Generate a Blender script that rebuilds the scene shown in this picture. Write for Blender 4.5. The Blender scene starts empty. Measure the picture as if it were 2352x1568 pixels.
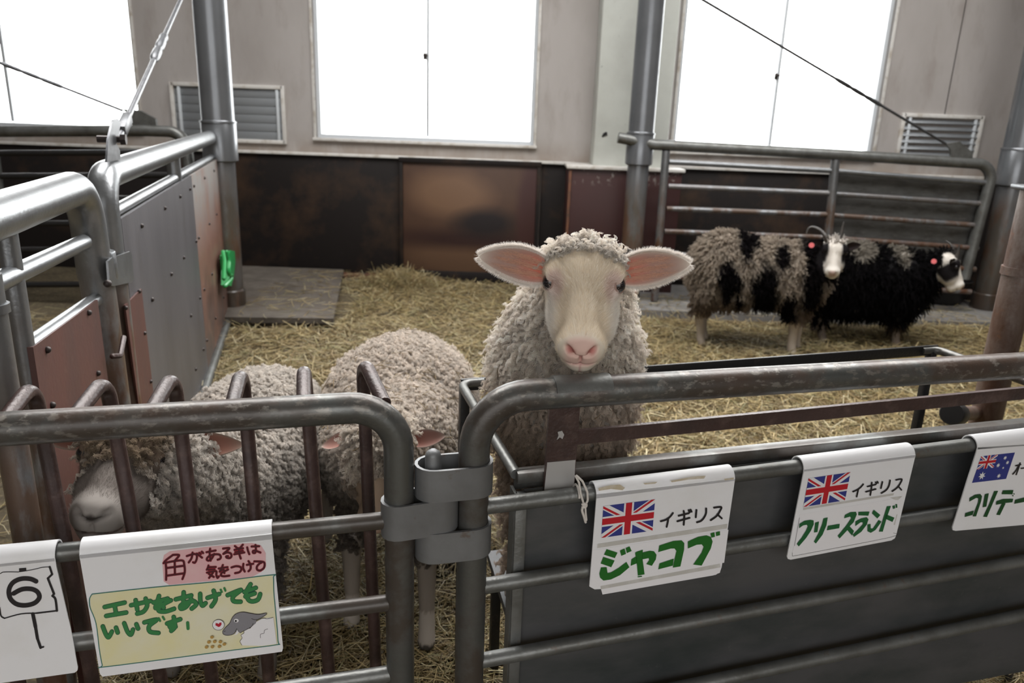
import bpy, bmesh, math, random
import numpy as np
from mathutils import Vector, Matrix

random.seed(7)
rng = np.random.default_rng(11)
sc = bpy.context.scene
COL = sc.collection

# ------------------------------------------------------------------ camera
IW, IH, FPX = 2352.0, 1568.0, 1740.0
PITCH, ROLL, EYE = math.radians(16.6), math.radians(2.1), 1.5
CAM = np.array([0.0, 0.0, EYE])
RIGHT = np.array([1.0, 0, 0])
FWD = np.array([0, math.cos(PITCH), -math.sin(PITCH)])
UP = np.array([0, math.sin(PITCH), math.cos(PITCH)])
cam_data = bpy.data.cameras.new('camera')
cam = bpy.data.objects.new('camera', cam_data)
COL.objects.link(cam)
xc = math.cos(ROLL) * RIGHT + math.sin(ROLL) * UP
yc = -math.sin(ROLL) * RIGHT + math.cos(ROLL) * UP
cam.matrix_world = Matrix([[xc[i], yc[i], -FWD[i], CAM[i]] for i in range(3)] + [[0, 0, 0, 1]])
cam_data.sensor_width = 36
cam_data.lens = 36 * FPX / IW
cam_data.clip_start = 0.02
cam_data.dof.use_dof = True
cam_data.dof.focus_distance = 1.43
cam_data.dof.aperture_fstop = 5.0
sc.camera = cam

# ------------------------------------------------------------------ sky, daylight, exposure
world = bpy.data.worlds.new('overcast_sky')
sc.world = world
world.use_nodes = True
wn, wl = world.node_tree.nodes, world.node_tree.links
wbg = wn['Background']
wtc = wn.new('ShaderNodeTexCoord')
wsep = wn.new('ShaderNodeSeparateXYZ')
wl.new(wtc.outputs['Generated'], wsep.inputs[0])
wramp = wn.new('ShaderNodeMapRange')          # the sky is brighter on the far (window) side
wramp.inputs['From Min'].default_value = 0.0
wramp.inputs['From Max'].default_value = 0.6
wramp.inputs['To Min'].default_value = 1.0
wramp.inputs['To Max'].default_value = 8.0
wl.new(wsep.outputs['Y'], wramp.inputs['Value'])
wbg.inputs['Color'].default_value = (1.0, 0.985, 0.965, 1)
wz = wn.new('ShaderNodeMath'); wz.operation = 'MAXIMUM'; wl.new(wsep.outputs['Z'], wz.inputs[0]); wz.inputs[1].default_value = 0
wzz = wn.new('ShaderNodeMath'); wzz.operation = 'MULTIPLY_ADD'     # and brighter towards the zenith
wl.new(wz.outputs[0], wzz.inputs[0]); wzz.inputs[1].default_value = 7.5
wl.new(wramp.outputs['Result'], wzz.inputs[2])
wl.new(wzz.outputs[0], wbg.inputs['Strength'])
sc.view_settings.view_transform = 'Standard'
sc.view_settings.look = 'None'
sc.view_settings.gamma = 1
sc.view_settings.use_curve_mapping = False
sc.view_settings.exposure = 0.0
sc.cycles.use_denoising = True
sc.cycles.max_bounces = 8
sc.cycles.diffuse_bounces = 5
sc.cycles.glossy_bounces = 3
sc.cycles.transparent_max_bounces = 8
sc.cycles.caustics_reflective = False
sc.cycles.caustics_refractive = False
sc.cycles.sample_clamp_indirect = 6.0

def portal(loc, rot, sx, sy):
    """daylight sampling portal in a wall or roof opening"""
    l = bpy.data.lights.new('daylight_portal', 'AREA')
    l.shape = 'RECTANGLE'
    l.size, l.size_y = sx, sy
    l.cycles.is_portal = True
    o = bpy.data.objects.new('daylight_portal', l)
    COL.objects.link(o)
    o.location = loc
    o.rotation_euler = rot
    return o

WY = 6.95                                     # inner face of the far wall
WINS = [(-5.45, -3.36), (-1.80, 0.125), (1.36, 3.13)]
WZ0, WZ1 = 1.25, 3.25
for a, b in WINS:
    portal(((a + b) / 2, WY + 0.16, (WZ0 + WZ1) / 2), (math.radians(-90), 0, 0), b - a, WZ1 - WZ0)
portal((0.5, -3.99, 2.4), (math.radians(90), 0, 0), 7.0, 2.8)        # unseen doorway behind the viewer, put in for soft front light
portal((0.6, 4.1, 4.39), (0, 0, 0), 7.6, 2.6)                   # unseen roof opening, added to brighten the straw and pens

# ------------------------------------------------------------------ pixel <-> place
def ray(x, y):
    x -= IW / 2; y -= IH / 2
    u = x * math.cos(ROLL) + y * math.sin(ROLL)
    v = -x * math.sin(ROLL) + y * math.cos(ROLL)
    return u / FPX * RIGHT - v / FPX * UP + FWD
def at_z(x, y, z=0.0):
    d = ray(x, y); return CAM + d * (z - EYE) / d[2]
def at_y(x, y, Y):
    d = ray(x, y); return CAM + d * Y / d[1]
def on_plane(x, y, p, n):
    d = ray(x, y); return CAM + d * (np.dot(np.asarray(p) - CAM, n) / np.dot(d, n))

FD = np.array([0.965, 0.262, 0.0]); FD /= np.linalg.norm(FD)      # along the front fence
FN = np.array([-FD[1], FD[0], 0.0])                               # into the pen
F0 = np.array([0.0, 1.31, 0.0])
def fence(s, z, off=0.0):
    return F0 + FD * s + FN * off + np.array([0, 0, z])
def on_fence(x, y, off=0.0):
    return on_plane(x, y, F0 + FN * off, FN)
PD = np.array([-0.272, 0.962, 0.0]); PD /= np.linalg.norm(PD)      # along the left partition
PN = np.array([PD[1], -PD[0], 0.0])                               # into the pen
P0 = np.array([-1.642, 3.663, 0.0])
def part(t, z, off=0.0):
    return P0 + PD * t + PN * off + np.array([0, 0, z])
def on_part(x, y, off=0.0):
    return on_plane(x, y, P0 + PN * off, PN)
def pt(p):      # partition coordinates of a point
    return float(np.dot(np.asarray(p) - P0, PD)), float(p[2])
def fs(p):
    return float(np.dot(np.asarray(p) - F0, FD)), float(p[2])

# ------------------------------------------------------------------ materials
def new_mat(name):
    m = bpy.data.materials.new(name)
    m.use_nodes = True
    return m, m.node_tree.nodes, m.node_tree.links, m.node_tree.nodes['Principled BSDF']

def pmat(name, base, rough=0.6, metal=0.0, layers=(), bump=0.0, bump_scale=60.0, spec=None, stretch=None):
    """layers: (colour, noise scale, low, high, detail, strength, (sx,sy,sz))"""
    m, n, l, b = new_mat(name)
    b.inputs['Roughness'].default_value = rough
    b.inputs['Metallic'].default_value = metal
    if spec is not None:
        b.inputs['Specular IOR Level'].default_value = spec
    geo = n.new('ShaderNodeNewGeometry')
    cur = None
    rgb = n.new('ShaderNodeRGB'); rgb.outputs[0].default_value = (*base, 1)
    cur = rgb.outputs[0]
    metal_cur = None
    for i, lay in enumerate(layers):
        colr, scale, lo, hi, det, stg = lay[:6]
        st = lay[6] if len(lay) > 6 else (1, 1, 1)
        mp = n.new('ShaderNodeMapping')
        mp.inputs['Scale'].default_value = st
        mp.inputs['Location'].default_value = (i * 3.7, i * 1.9, i * 2.3)
        l.new(geo.outputs['Position'], mp.inputs['Vector'])
        nz = n.new('ShaderNodeTexNoise')
        nz.inputs['Scale'].default_value = scale
        nz.inputs['Detail'].default_value = det
        nz.inputs['Roughness'].default_value = 0.62
        l.new(mp.outputs[0], nz.inputs['Vector'])
        mr = n.new('ShaderNodeMapRange')
        mr.inputs['From Min'].default_value = lo
        mr.inputs['From Max'].default_value = hi
        mr.inputs['To Max'].default_value = stg
        l.new(nz.outputs['Fac'], mr.inputs['Value'])
        fac = mr.outputs['Result']
        if len(lay) > 7 and lay[7] is not None:      # limited to a height band: (z where full, z where none)
            z1, z0 = lay[7]
            sp = n.new('ShaderNodeSeparateXYZ'); l.new(geo.outputs['Position'], sp.inputs[0])
            m2 = n.new('ShaderNodeMapRange')
            m2.inputs['From Min'].default_value = z0
            m2.inputs['From Max'].default_value = z1
            l.new(sp.outputs['Z'], m2.inputs['Value'])
            mu = n.new('ShaderNodeMath'); mu.operation = 'MULTIPLY'
            l.new(fac, mu.inputs[0]); l.new(m2.outputs['Result'], mu.inputs[1])
            fac = mu.outputs[0]
        mx = n.new('ShaderNodeMix'); mx.data_type = 'RGBA'
        l.new(fac, mx.inputs['Factor'])
        l.new(cur, mx.inputs[6])
        mx.inputs[7].default_value = (*colr, 1)
        cur = mx.outputs[2]
        if metal > 0 and (colr[0] > colr[2] * 1.25):     # rust and dirt are not metallic
            a = n.new('ShaderNodeMath'); a.operation = 'MULTIPLY_ADD'
            l.new(fac, a.inputs[0]); a.inputs[1].default_value = -metal * 0.9
            if metal_cur is None: a.inputs[2].default_value = metal
            else: l.new(metal_cur, a.inputs[2])
            a.use_clamp = True
            metal_cur = a.outputs[0]
    l.new(cur, b.inputs['Base Color'])
    if metal_cur is not None:
        l.new(metal_cur, b.inputs['Metallic'])
    if bump > 0:
        nz = n.new('ShaderNodeTexNoise'); nz.inputs['Scale'].default_value = bump_scale
        nz.inputs['Detail'].default_value = 5
        l.new(geo.outputs['Position'], nz.inputs['Vector'])
        bp = n.new('ShaderNodeBump'); bp.inputs['Strength'].default_value = bump
        bp.inputs['Distance'].default_value = 0.004
        l.new(nz.outputs['Fac'], bp.inputs['Height'])
        l.new(bp.outputs[0], b.inputs['Normal'])
    return m

RUST = (0.075, 0.03, 0.014); RUSTL = (0.17, 0.07, 0.03); GRIME = (0.035, 0.028, 0.022)
M = {}
M['galv'] = pmat('galvanized_pipe', (0.26, 0.272, 0.285), 0.34, 0.8, [((0.155, 0.16, 0.165), 9, .4, .7, 6, .6), ((0.12, 0.095, 0.07), 22, .6, .72, 6, .5), (GRIME, 5, .5, .75, 5, .5)], .15, 90)
M['galv_post'] = pmat('galvanized_rusting_pipe', (0.27, 0.28, 0.29), 0.35, 0.78, [((0.155, 0.16, 0.165), 9, .4, .7, 6, .6), ((0.10, 0.064, 0.044), 11, .38, .52, 6, .95, (1, 1, .35), (0.85, 1.12)), (RUST, 15, .42, .58, 6, .9, (1, 1, .5), (0.55, 0.95))], .2, 90)
M['column'] = pmat('steel_column_paint', (0.26, 0.272, 0.29), 0.28, 0.72, [((0.19, 0.198, 0.21), 5, .4, .7, 5, .5), ((0.09, 0.075, 0.06), 6, .25, .5, 6, .93, (1, 1, .3), (0.85, 1.12)), ((0.105, 0.052, 0.03), 9, .44, .58, 6, .8, (1, 1, .3), (0.75, 1.1)), (GRIME, 8, .34, .5, 5, .9, (1, 1, .5), (0.05, 0.6))], .1, 60)
M['gate'] = pmat('worn_gate_pipe', (0.14, 0.145, 0.14), 0.36, 0.7, [((0.05, 0.038, 0.03), 7, .40, .56, 7, .9), ((0.30, 0.28, 0.25), 38, .54, .62, 8, .8, (1, 1, 2.2), (1.035, 0.96)), ((0.07, 0.042, 0.03), 12, .42, .6, 6, .85, (1, 1, 1), (1.03, 0.985))], .12, 120)
M['gate_post'] = pmat('gate_upright_pipe', (0.20, 0.205, 0.20), 0.42, 0.6, [((0.10, 0.10, 0.09), 10, .35, .65, 6, .8), ((0.11, 0.07, 0.045), 30, .62, .72, 6, .7)], .2, 120)
M['brown_bar'] = pmat('brown_painted_bar', (0.052, 0.03, 0.027), 0.36, 0.15, [((0.10, 0.065, 0.055), 30, .5, .7, 6, .7), ((0.02, 0.014, 0.013), 10, .5, .7, 5, .7)], .3, 140)
M['black_bar'] = pmat('black_flat_bar', (0.022, 0.021, 0.021), 0.38, 0.3, [((0.08, 0.055, 0.045), 30, .6, .75, 6, .6)], .25, 140)
M['sheet'] = pmat('dirty_sheet_metal', (0.105, 0.105, 0.109), 0.42, 0.45, [((0.035, 0.045, 0.045), 3, .4, .7, 6, .8, (1, 1, 2.5)), ((0.15, 0.15, 0.15), 40, .66, .74, 5, .4)], .08, 30)
M['grey_ply'] = pmat('grey_coated_board', (0.088, 0.084, 0.093), 0.42, 0.1, [((0.12, 0.115, 0.125), 4, .4, .65, 6, .7, (1, 1, .25)), ((0.07, 0.063, 0.063), 7, .5, .75, 6, .6, (1, 1, .3)), ((0.26, 0.31, 0.31), 70, .7, .76, 3, .5)], .12, 50)
M['red_ply'] = pmat('red_brown_board', (0.095, 0.034, 0.027), 0.5, 0.0, [((0.062, 0.03, 0.027), 5, .4, .65, 6, .8, (1, 1, .3)), ((0.15, 0.08, 0.065), 30, .6, .75, 5, .4)], .15, 60)
M['far_ply'] = pmat('worn_orange_grey_board', (0.19, 0.085, 0.06), 0.5, 0.0, [((0.25, 0.235, 0.225), 2.4, .28, .5, 6, 1.0, (1, 1, .7), (1.02, 0.66)), ((0.085, 0.075, 0.07), 4, .35, .6, 6, .9, (1, 1, .5), (0.1, 0.75)), ((0.27, 0.15, 0.10), 8, .5, .7, 5, .6)], .15, 60)
M['wall_paint'] = pmat('stained_wall_paint', (0.45, 0.42, 0.405), 0.7, 0.0, [((0.36, 0.33, 0.31), 1.5, .4, .65, 7, .8, (1, 1, .4)), ((0.22, 0.175, 0.14), 6, .52, .8, 7, .55, (1, 1, .3)), ((0.24, 0.18, 0.13), 4, .3, .55, 5, .55, (1, 1, .5), (1.14, 1.32))], .06, 40)
M['white_trim'] = pmat('chipped_white_trim', (0.72, 0.70, 0.67), 0.55, 0.0, [((0.40, 0.34, 0.27), 9, .48, .7, 7, .8)], .1, 60)
M['pillar'] = pmat('pale_pillar_paint', (0.60, 0.62, 0.58), 0.5, 0.0, [((0.46, 0.47, 0.44), 3, .4, .7, 6, .6), ((0.10, 0.10, 0.10), 22, .70, .73, 3, .8)], .05, 40)
M['black_board'] = pmat('greasy_black_board', (0.0135, 0.0105, 0.010), 0.6, 0.0, [((0.06, 0.034, 0.02), 2.2, .50, .70, 5, .8), ((0.035, 0.033, 0.032), 24, .62, .78, 6, .4)], .15, 40, spec=.25)
M['red_board'] = pmat('dark_red_board', (0.05, 0.017, 0.016), 0.45, 0.0, [((0.022, 0.016, 0.018), 2.5, .4, .65, 5, .9, (1, 1, .5), (0.1, 0.9)), ((0.36, 0.33, 0.30), 26, .60, .63, 4, .9, (1, 1, .6), (1.11, 0.95))], .1, 40)
M['orange_trim'] = pmat('rusty_base_strip', (0.15, 0.06, 0.03), 0.7, 0.0, [(GRIME, 12, .45, .65, 5, .8)], .2)
M['alu'] = pmat('window_aluminium', (0.72, 0.76, 0.80), 0.35, 0.1)
M['concrete'] = pmat('dirty_concrete', (0.095, 0.08, 0.066), 0.85, 0.0, [((0.16, 0.14, 0.12), 9, .45, .7, 7, .7), ((0.06, 0.05, 0.04), 4, .5, .7, 5, .7)], .4, 50)
M['pale_concrete'] = pmat('pale_concrete_kerb', (0.20, 0.192, 0.185), 0.8, 0.0, [((0.13, 0.12, 0.11), 8, .45, .7, 7, .8)], .3, 50)
M['ground'] = pmat('trodden_straw_dirt', (0.10, 0.078, 0.045), 0.95, 0.0, [((0.05, 0.038, 0.022), 6, .4, .65, 7, .9), ((0.20, 0.155, 0.085), 40, .5, .66, 6, .8)], .8, 45)
M['sign_white'] = pmat('white_sign_plate', (0.77, 0.77, 0.79), 0.38, 0.0, [((0.68, 0.67, 0.65), 6, .5, .75, 6, .6)], .02, 30)
M['tape'] = pmat('grubby_clear_tape', (0.50, 0.485, 0.455), 0.35, 0.0, [((0.60, 0.59, 0.57), 25, .45, .65, 5, .8)])
M['stain'] = pmat('brown_glue_stain', (0.50, 0.43, 0.31), 0.5, 0.0, [((0.62, 0.58, 0.50), 40, .45, .65, 5, .9)])
M['paper_yellow'] = pmat('pencil_yellow_paper', (0.70, 0.655, 0.38), 0.6, 0.0, [((0.70, 0.68, 0.54), 10, .4, .65, 5, .8)])
M['paper_pink'] = pmat('pencil_pink_paper', (0.68, 0.40, 0.42), 0.6, 0.0, [((0.70, 0.47, 0.47), 20, .4, .65, 5, .6)])
M['paper_white'] = pmat('white_paper', (0.77, 0.76, 0.78), 0.6)
def flat(name, c, r=0.5, **k):
    M[name] = pmat(name, c, r, **k)
flat('flag_blue', (0.025, 0.035, 0.21)); flat('flag_red', (0.46, 0.008, 0.018)); flat('flag_white', (0.72, 0.72, 0.73))
flat('ink_black', (0.012, 0.010, 0.012)); flat('marker_green', (0.010, 0.125, 0.012)); flat('marker_teal', (0.010, 0.105, 0.03))
flat('marker_dark_green', (0.006, 0.06, 0.015)); flat('pencil_green', (0.035, 0.20, 0.06)); flat('pencil_green_edge', (0.008, 0.075, 0.04))
flat('border_teal', (0.035, 0.16, 0.13)); flat('marker_red', (0.26, 0.008, 0.02)); flat('marker_red_core', (0.055, 0.004, 0.010))
flat('pencil_grey', (0.22, 0.215, 0.235)); flat('heart_red', (0.42, 0.01, 0.03)); flat('pellet_tan', (0.42, 0.26, 0.07))
flat('green_plastic', (0.015, 0.30, 0.075), 0.4); flat('string_white', (0.62, 0.58, 0.54), 0.8)
flat('rubber', (0.015, 0.014, 0.014), 0.5); flat('tag_pink', (0.75, 0.16, 0.17), 0.45)
flat('bolt', (0.05, 0.04, 0.038), 0.45, metal=.5); flat('dark_hole', (0.01, 0.009, 0.009), .8)
flat('white_patch', (0.36, 0.35, 0.34), .6); flat('ceiling', (0.30, 0.29, 0.28), .9); flat('louvre', (0.27, 0.285, 0.30), .4, metal=.4)
M['stay'] = pmat('dull_stay_steel', (0.13, 0.135, 0.145), .38, .7, [((0.07, 0.07, 0.075), 30, .45, .65, 5, .7)], .1, 90)
M['rusty_post'] = pmat('rusty_pipe', (0.17, 0.125, 0.105), 0.5, 0.3, [((0.30, 0.28, 0.27), 9, .42, .62, 6, .8, (1, 1, .4), (1.3, 0.6)), (RUST, 12, .4, .62, 6, .9, (1, 1, .4)), (RUSTL, 25, .6, .72, 5, .7)], .3, 90)

def glass_mat():
    m, n, l, b = new_mat('window_pane_glass')
    n.remove(b)
    out = n['Material Output']
    tr = n.new('ShaderNodeBsdfTransparent'); tr.inputs[0].default_value = (0.97, 0.985, 0.99, 1)
    gl = n.new('ShaderNodeBsdfGlossy'); gl.inputs['Roughness'].default_value = 0.05
    mx = n.new('ShaderNodeMixShader'); fr = n.new('ShaderNodeFresnel'); fr.inputs['IOR'].default_value = 1.45
    l.new(fr.outputs[0], mx.inputs[0]); l.new(tr.outputs[0], mx.inputs[1]); l.new(gl.outputs[0], mx.inputs[2])
    l.new(mx.outputs[0], out.inputs[0])
    return m
M['glass'] = glass_mat()

# ------------------------------------------------------------------ object helpers
ORG = {}
def props(o, label=None, cat=None, group=None, kind=None):
    if label: o['label'] = label
    if cat: o['category'] = cat
    if group: o['group'] = group
    if kind: o['kind'] = kind
    return o
def thing(name, label, cat, base, group=None, kind=None):
    o = bpy.data.objects.new(name, None)
    o.empty_display_size = 0.05
    COL.objects.link(o)
    o.location = Vector(base)
    ORG[o.name] = np.asarray(base, float)
    return props(o, label, cat, group, kind)

def norm(v):
    v = np.asarray(v, float); return v / (np.linalg.norm(v) + 1e-12)
def frame_for(d):
    d = norm(d); a = np.array([0, 0, 1.0]) if abs(d[2]) < 0.9 else np.array([1.0, 0, 0])
    x = norm(np.cross(a, d)); return x, np.cross(d, x)

class MB:
    def __init__(self): self.v, self.f, self.mi, self.mats = [], [], [], []
    def mat_index(self, m):
        if m is None: return 0
        if m not in self.mats: self.mats.append(m)
        return self.mats.index(m)
    def add(self, vs, fs, m=None):
        o = len(self.v); self.v += [tuple(map(float, p)) for p in vs]
        k = self.mat_index(m)
        for f in fs: self.f.append(tuple(i + o for i in f)); self.mi.append(k)
        return self
    def box(self, c, ax, ay, az, m=None, bev=0.0):
        """centre and three half-extent vectors, edges chamfered by bev"""
        c, ax, ay, az = (np.asarray(q, float) for q in (c, ax, ay, az))
        if bev <= 0:
            vs = [c + sx * ax + sy * ay + sz * az for sx in (-1, 1) for sy in (-1, 1) for sz in (-1, 1)]
            fs_ = [(0, 1, 3, 2), (4, 6, 7, 5), (0, 4, 5, 1), (2, 3, 7, 6), (0, 2, 6, 4), (1, 5, 7, 3)]
            return self.add(vs, fs_, m)
        bm = bmesh.new()
        bmesh.ops.create_cube(bm, size=2)
        L = [np.linalg.norm(q) for q in (ax, ay, az)]
        for v in bm.verts: v.co = Vector((v.co.x * L[0], v.co.y * L[1], v.co.z * L[2]))
        bmesh.ops.bevel(bm, geom=list(bm.edges), offset=min(bev, min(L) * .9), segments=2, affect='EDGES', profile=.5)
        u = [norm(q) for q in (ax, ay, az)]
        bm.verts.index_update()
        vs = [c + v.co.x * u[0] + v.co.y * u[1] + v.co.z * u[2] for v in bm.verts]
        fs_ = [[v.index for v in f.verts] for f in bm.faces]
        bm.free()
        return self.add(vs, fs_, m)
    def prism(self, poly, ext, m=None):
        poly = [np.asarray(p, float) for p in poly]; n = len(poly); e = np.asarray(ext, float)
        vs = poly + [p + e for p in poly]
        fs_ = [tuple(range(n)), tuple(range(2 * n - 1, n - 1, -1))] + [(i, i + n, (i + 1) % n + n, (i + 1) % n) for i in range(n)]
        return self.add(vs, fs_, m)
    def tube(self, pts, r, seg=14, m=None, caps=True, round_cap=False):
        P = [np.asarray(p, float) for p in pts]
        rs = list(r) if hasattr(r, '__len__') else [r] * len(P)
        if round_cap:
            d0, d1 = norm(P[0] - P[1]), norm(P[-1] - P[-2])
            P = [P[0] + d0 * rs[0] * .8, P[0] + d0 * rs[0] * .45] + P + [P[-1] + d1 * rs[-1] * .45, P[-1] + d1 * rs[-1] * .8]
            rs = [rs[0] * .35, rs[0] * .85] + rs + [rs[-1] * .85, rs[-1] * .35]
        n = len(P); T = []
        for i in range(n):
            a = P[max(i - 1, 0)]; b = P[min(i + 1, n - 1)]; T.append(norm(b - a))
        x, y = frame_for(T[0]); rings = []
        for i in range(n):
            x = norm(x - T[i] * np.dot(x, T[i])); y = np.cross(T[i], x)
            rings.append([P[i] + rs[i] * (math.cos(2 * math.pi * k / seg) * x + math.sin(2 * math.pi * k / seg) * y) for k in range(seg)])
        vs = [p for rg in rings for p in rg]; fs_ = []
        for i in range(n - 1):
            for k in range(seg):
                k2 = (k + 1) % seg
                fs_.append((i * seg + k, i * seg + k2, (i + 1) * seg + k2, (i + 1) * seg + k))
        if caps:
            fs_.append(tuple(range(seg - 1, -1, -1))); fs_.append(tuple((n - 1) * seg + k for k in range(seg)))
        return self.add(vs, fs_, m)
    def ball(self, c, rx, ry=None, rz=None, seg=14, rings=9, m=None, axes=None):
        ry = rx if ry is None else ry; rz = rx if rz is None else rz
        A = axes if axes is not None else (np.array([1., 0, 0]), np.array([0, 1., 0]), np.array([0, 0, 1.]))
        vs, fs_ = [], []; c = np.asarray(c, float)
        for i in range(rings + 1):
            th = math.pi * i / rings
            for k in range(seg):
                ph = 2 * math.pi * k / seg
                vs.append(c + A[0] * rx * math.sin(th) * math.cos(ph) + A[1] * ry * math.sin(th) * math.sin(ph) + A[2] * rz * math.cos(th))
        for i in range(rings):
            for k in range(seg):
                k2 = (k + 1) % seg
                fs_.append((i * seg + k, (i + 1) * seg + k, (i + 1) * seg + k2, i * seg + k2))
        return self.add(vs, fs_, m)
    def build(self, name, mat, parent=None, smooth=True, angle=40, label=None):
        me = bpy.data.meshes.new(name)
        o_ = ORG[parent.name] if parent is not None else np.zeros(3)
        me.from_pydata([tuple(np.asarray(v) - o_) for v in self.v], [], self.f)
        mats = self.mats if self.mats else [mat]
        for m in mats: me.materials.append(m)
        if len(mats) > 1: me.polygons.foreach_set('material_index', self.mi)
        bm = bmesh.new(); bm.from_mesh(me)
        bmesh.ops.remove_doubles(bm, verts=bm.verts, dist=1e-6)
        bmesh.ops.recalc_face_normals(bm, faces=bm.faces)
        bm.to_mesh(me); bm.free()
        if smooth:
            me.polygons.foreach_set('use_smooth', [True] * len(me.polygons))
            me.set_sharp_from_angle(angle=math.radians(angle))
        me.update()
        o = bpy.data.objects.new(name, me)
        COL.objects.link(o)
        if parent is not None: o.parent = parent
        ORG[o.name] = o_
        if label: o['label'] = label
        return o

def fillet(pts, r, n=7):
    """round the inner corners of a polyline"""
    P = [np.asarray(p, float) for p in pts]; out = [P[0]]
    for i in range(1, len(P) - 1):
        a, b, c = P[i - 1], P[i], P[i + 1]
        u, v = norm(a - b), norm(c - b)
        ang = math.acos(max(-1, min(1, float(np.dot(u, v)))))
        d = min(r / math.tan(ang / 2), .48 * np.linalg.norm(a - b), .48 * np.linalg.norm(c - b))
        rr = d * math.tan(ang / 2)
        cen = b + norm(u + v) * rr / math.sin(ang / 2)
        s, e = b + u * d - cen, b + v * d - cen
        for k in range(n + 1):
            t = k / n; w = math.acos(max(-1, min(1, float(np.dot(norm(s), norm(e))))))
            q = (math.sin((1 - t) * w) * s + math.sin(t * w) * e) / max(math.sin(w), 1e-6)
            out.append(cen + q)
    out.append(P[-1]); return out
Z = np.array([0, 0, 1.0])
# ------------------------------------------------------------------ the barn: floor, walls, windows
X0, X1, Y0, ZC = -9.0, 8.0, -4.0, 4.4
b = MB(); b.box(((X0 + X1) / 2, (Y0 + WY) / 2, -0.1), ((X1 - X0) / 2 + .2, 0, 0), (0, (WY - Y0) / 2 + .2, 0), (0, 0, 0.1))
props(b.build('floor', M['ground'], smooth=False), kind='structure')

def wall_rects(xs, zs, skip, y, th):
    b = MB()
    for i in range(len(xs) - 1):
        for j in range(len(zs) - 1):
            if (i, j) in skip: continue
            b.box(((xs[i] + xs[i + 1]) / 2, y + th / 2, (zs[j] + zs[j + 1]) / 2), ((xs[i + 1] - xs[i]) / 2, 0, 0), (0, th / 2, 0), (0, 0, (zs[j + 1] - zs[j]) / 2))
    return b
xs = [X0] + [q for w in WINS for q in w] + [X1]
props(wall_rects(xs, [0, WZ0, WZ1, ZC], {(1, 1), (3, 1), (5, 1)}, WY, .2).build('wall_far', M['wall_paint'], smooth=False), kind='structure')
props(wall_rects([X0, -3.0, 4.0, X1], [0, 1.0, 3.8, ZC], {(1, 1), (1, 0)}, Y0 - .2, .2).build('wall_near', M['wall_paint'], smooth=False), kind='structure')
b = MB(); b.box((X0 - .1, 1.45, ZC / 2), (.1, 0, 0), (0, 5.7, 0), (0, 0, ZC / 2)); props(b.build('wall_left', M['wall_paint'], smooth=False), kind='structure')
b = MB(); b.box((X1 + .1, 1.45, ZC / 2), (.1, 0, 0), (0, 5.7, 0), (0, 0, ZC / 2)); props(b.build('wall_right', M['wall_paint'], smooth=False), kind='structure')
b = MB()
rx0, rx1, ry0, ry1 = -3.2, 4.4, 2.8, 5.4
for x0, x1, y0, y1 in ((X0 - .2, rx0, Y0 - .2, WY + .2), (rx1, X1 + .2, Y0 - .2, WY + .2), (rx0, rx1, Y0 - .2, ry0), (rx0, rx1, ry1, WY + .2)):
    b.box(((x0 + x1) / 2, (y0 + y1) / 2, ZC + .06), ((x1 - x0) / 2, 0, 0), (0, (y1 - y0) / 2, 0), (0, 0, .06))
props(b.build('ceiling', M['ceiling'], smooth=False), kind='structure')

# joint between wall boards on the right, water stains are in the paint
b = MB(); p = at_y(2194, 133, WY)
b.box((p[0], WY - .001, 2.35), (.003, 0, 0), (0, .002, 0), (0, 0, .72)); props(b.build('trim_1', M['dark_hole'], smooth=False), kind='structure')

# windows: frames in the reveals, two sliding panes each
for i, (a, c) in enumerate(WINS):
    w = thing('window_%d' % (i + 1), None, None, ((a + c) / 2, WY, WZ0), kind='structure')
    y = WY + .09; fr = MB(); t = .016
    for x in (a + t, c - t): fr.box((x, y, (WZ0 + WZ1) / 2), (t, 0, 0), (0, .05, 0), (0, 0, (WZ1 - WZ0) / 2))
    for z in (WZ0 + t, WZ1 - t): fr.box(((a + c) / 2, y, z), ((c - a) / 2 - 2 * t - .0005, 0, 0), (0, .05, 0), (0, 0, t))
    mx = {0: at_y(33, 285, y)[0], 1: at_y(983, 200, y)[0], 2: at_y(1787, 170, y)[0]}[i]
    fr.box((mx, y, (WZ0 + WZ1) / 2), (.014, 0, 0), (0, .022, 0), (0, 0, (WZ1 - WZ0) / 2 - .04), bev=.004)
    fr.build('window_frame', M['alu'], w)
    for q0, q1, yy in ((a + 2 * t, mx, y + .012), (mx, c - 2 * t, y - .012)):
        g = MB(); g.box(((q0 + q1) / 2, yy, (WZ0 + WZ1) / 2), ((q1 - q0) / 2, 0, 0), (0, .0025, 0), (0, 0, (WZ1 - WZ0) / 2 - 2 * t))
        g.build('window_pane', M['glass'], w, smooth=False)
    lz = at_y(978, 130, y)[2] if i < 2 else at_y(1778, 176, y)[2]
    la = MB(); la.box((mx - .025, y - .03, lz), (.014, 0, 0), (0, .01, 0), (0, 0, .028), bev=.005)
    la.box((mx - .018, y - .045, lz + .008), (.022, 0, 0), (0, .008, 0), (0, 0, .008), bev=.003)
    la.build('latch', M['bolt'], w)
    sl = MB(); sl.box(((a + c) / 2, WY - .005, WZ0 - .012), ((c - a) / 2 + .03, 0, 0), (0, .03, 0), (0, 0, .012), bev=.004)
    for x in (a - .012, c + .012): sl.box((x, WY - .004, (WZ0 + WZ1) / 2), (.012, 0, 0), (0, .012, 0), (0, 0, (WZ1 - WZ0) / 2), bev=.003)
    sl.build('window_sill', M['white_trim'], w)

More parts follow.
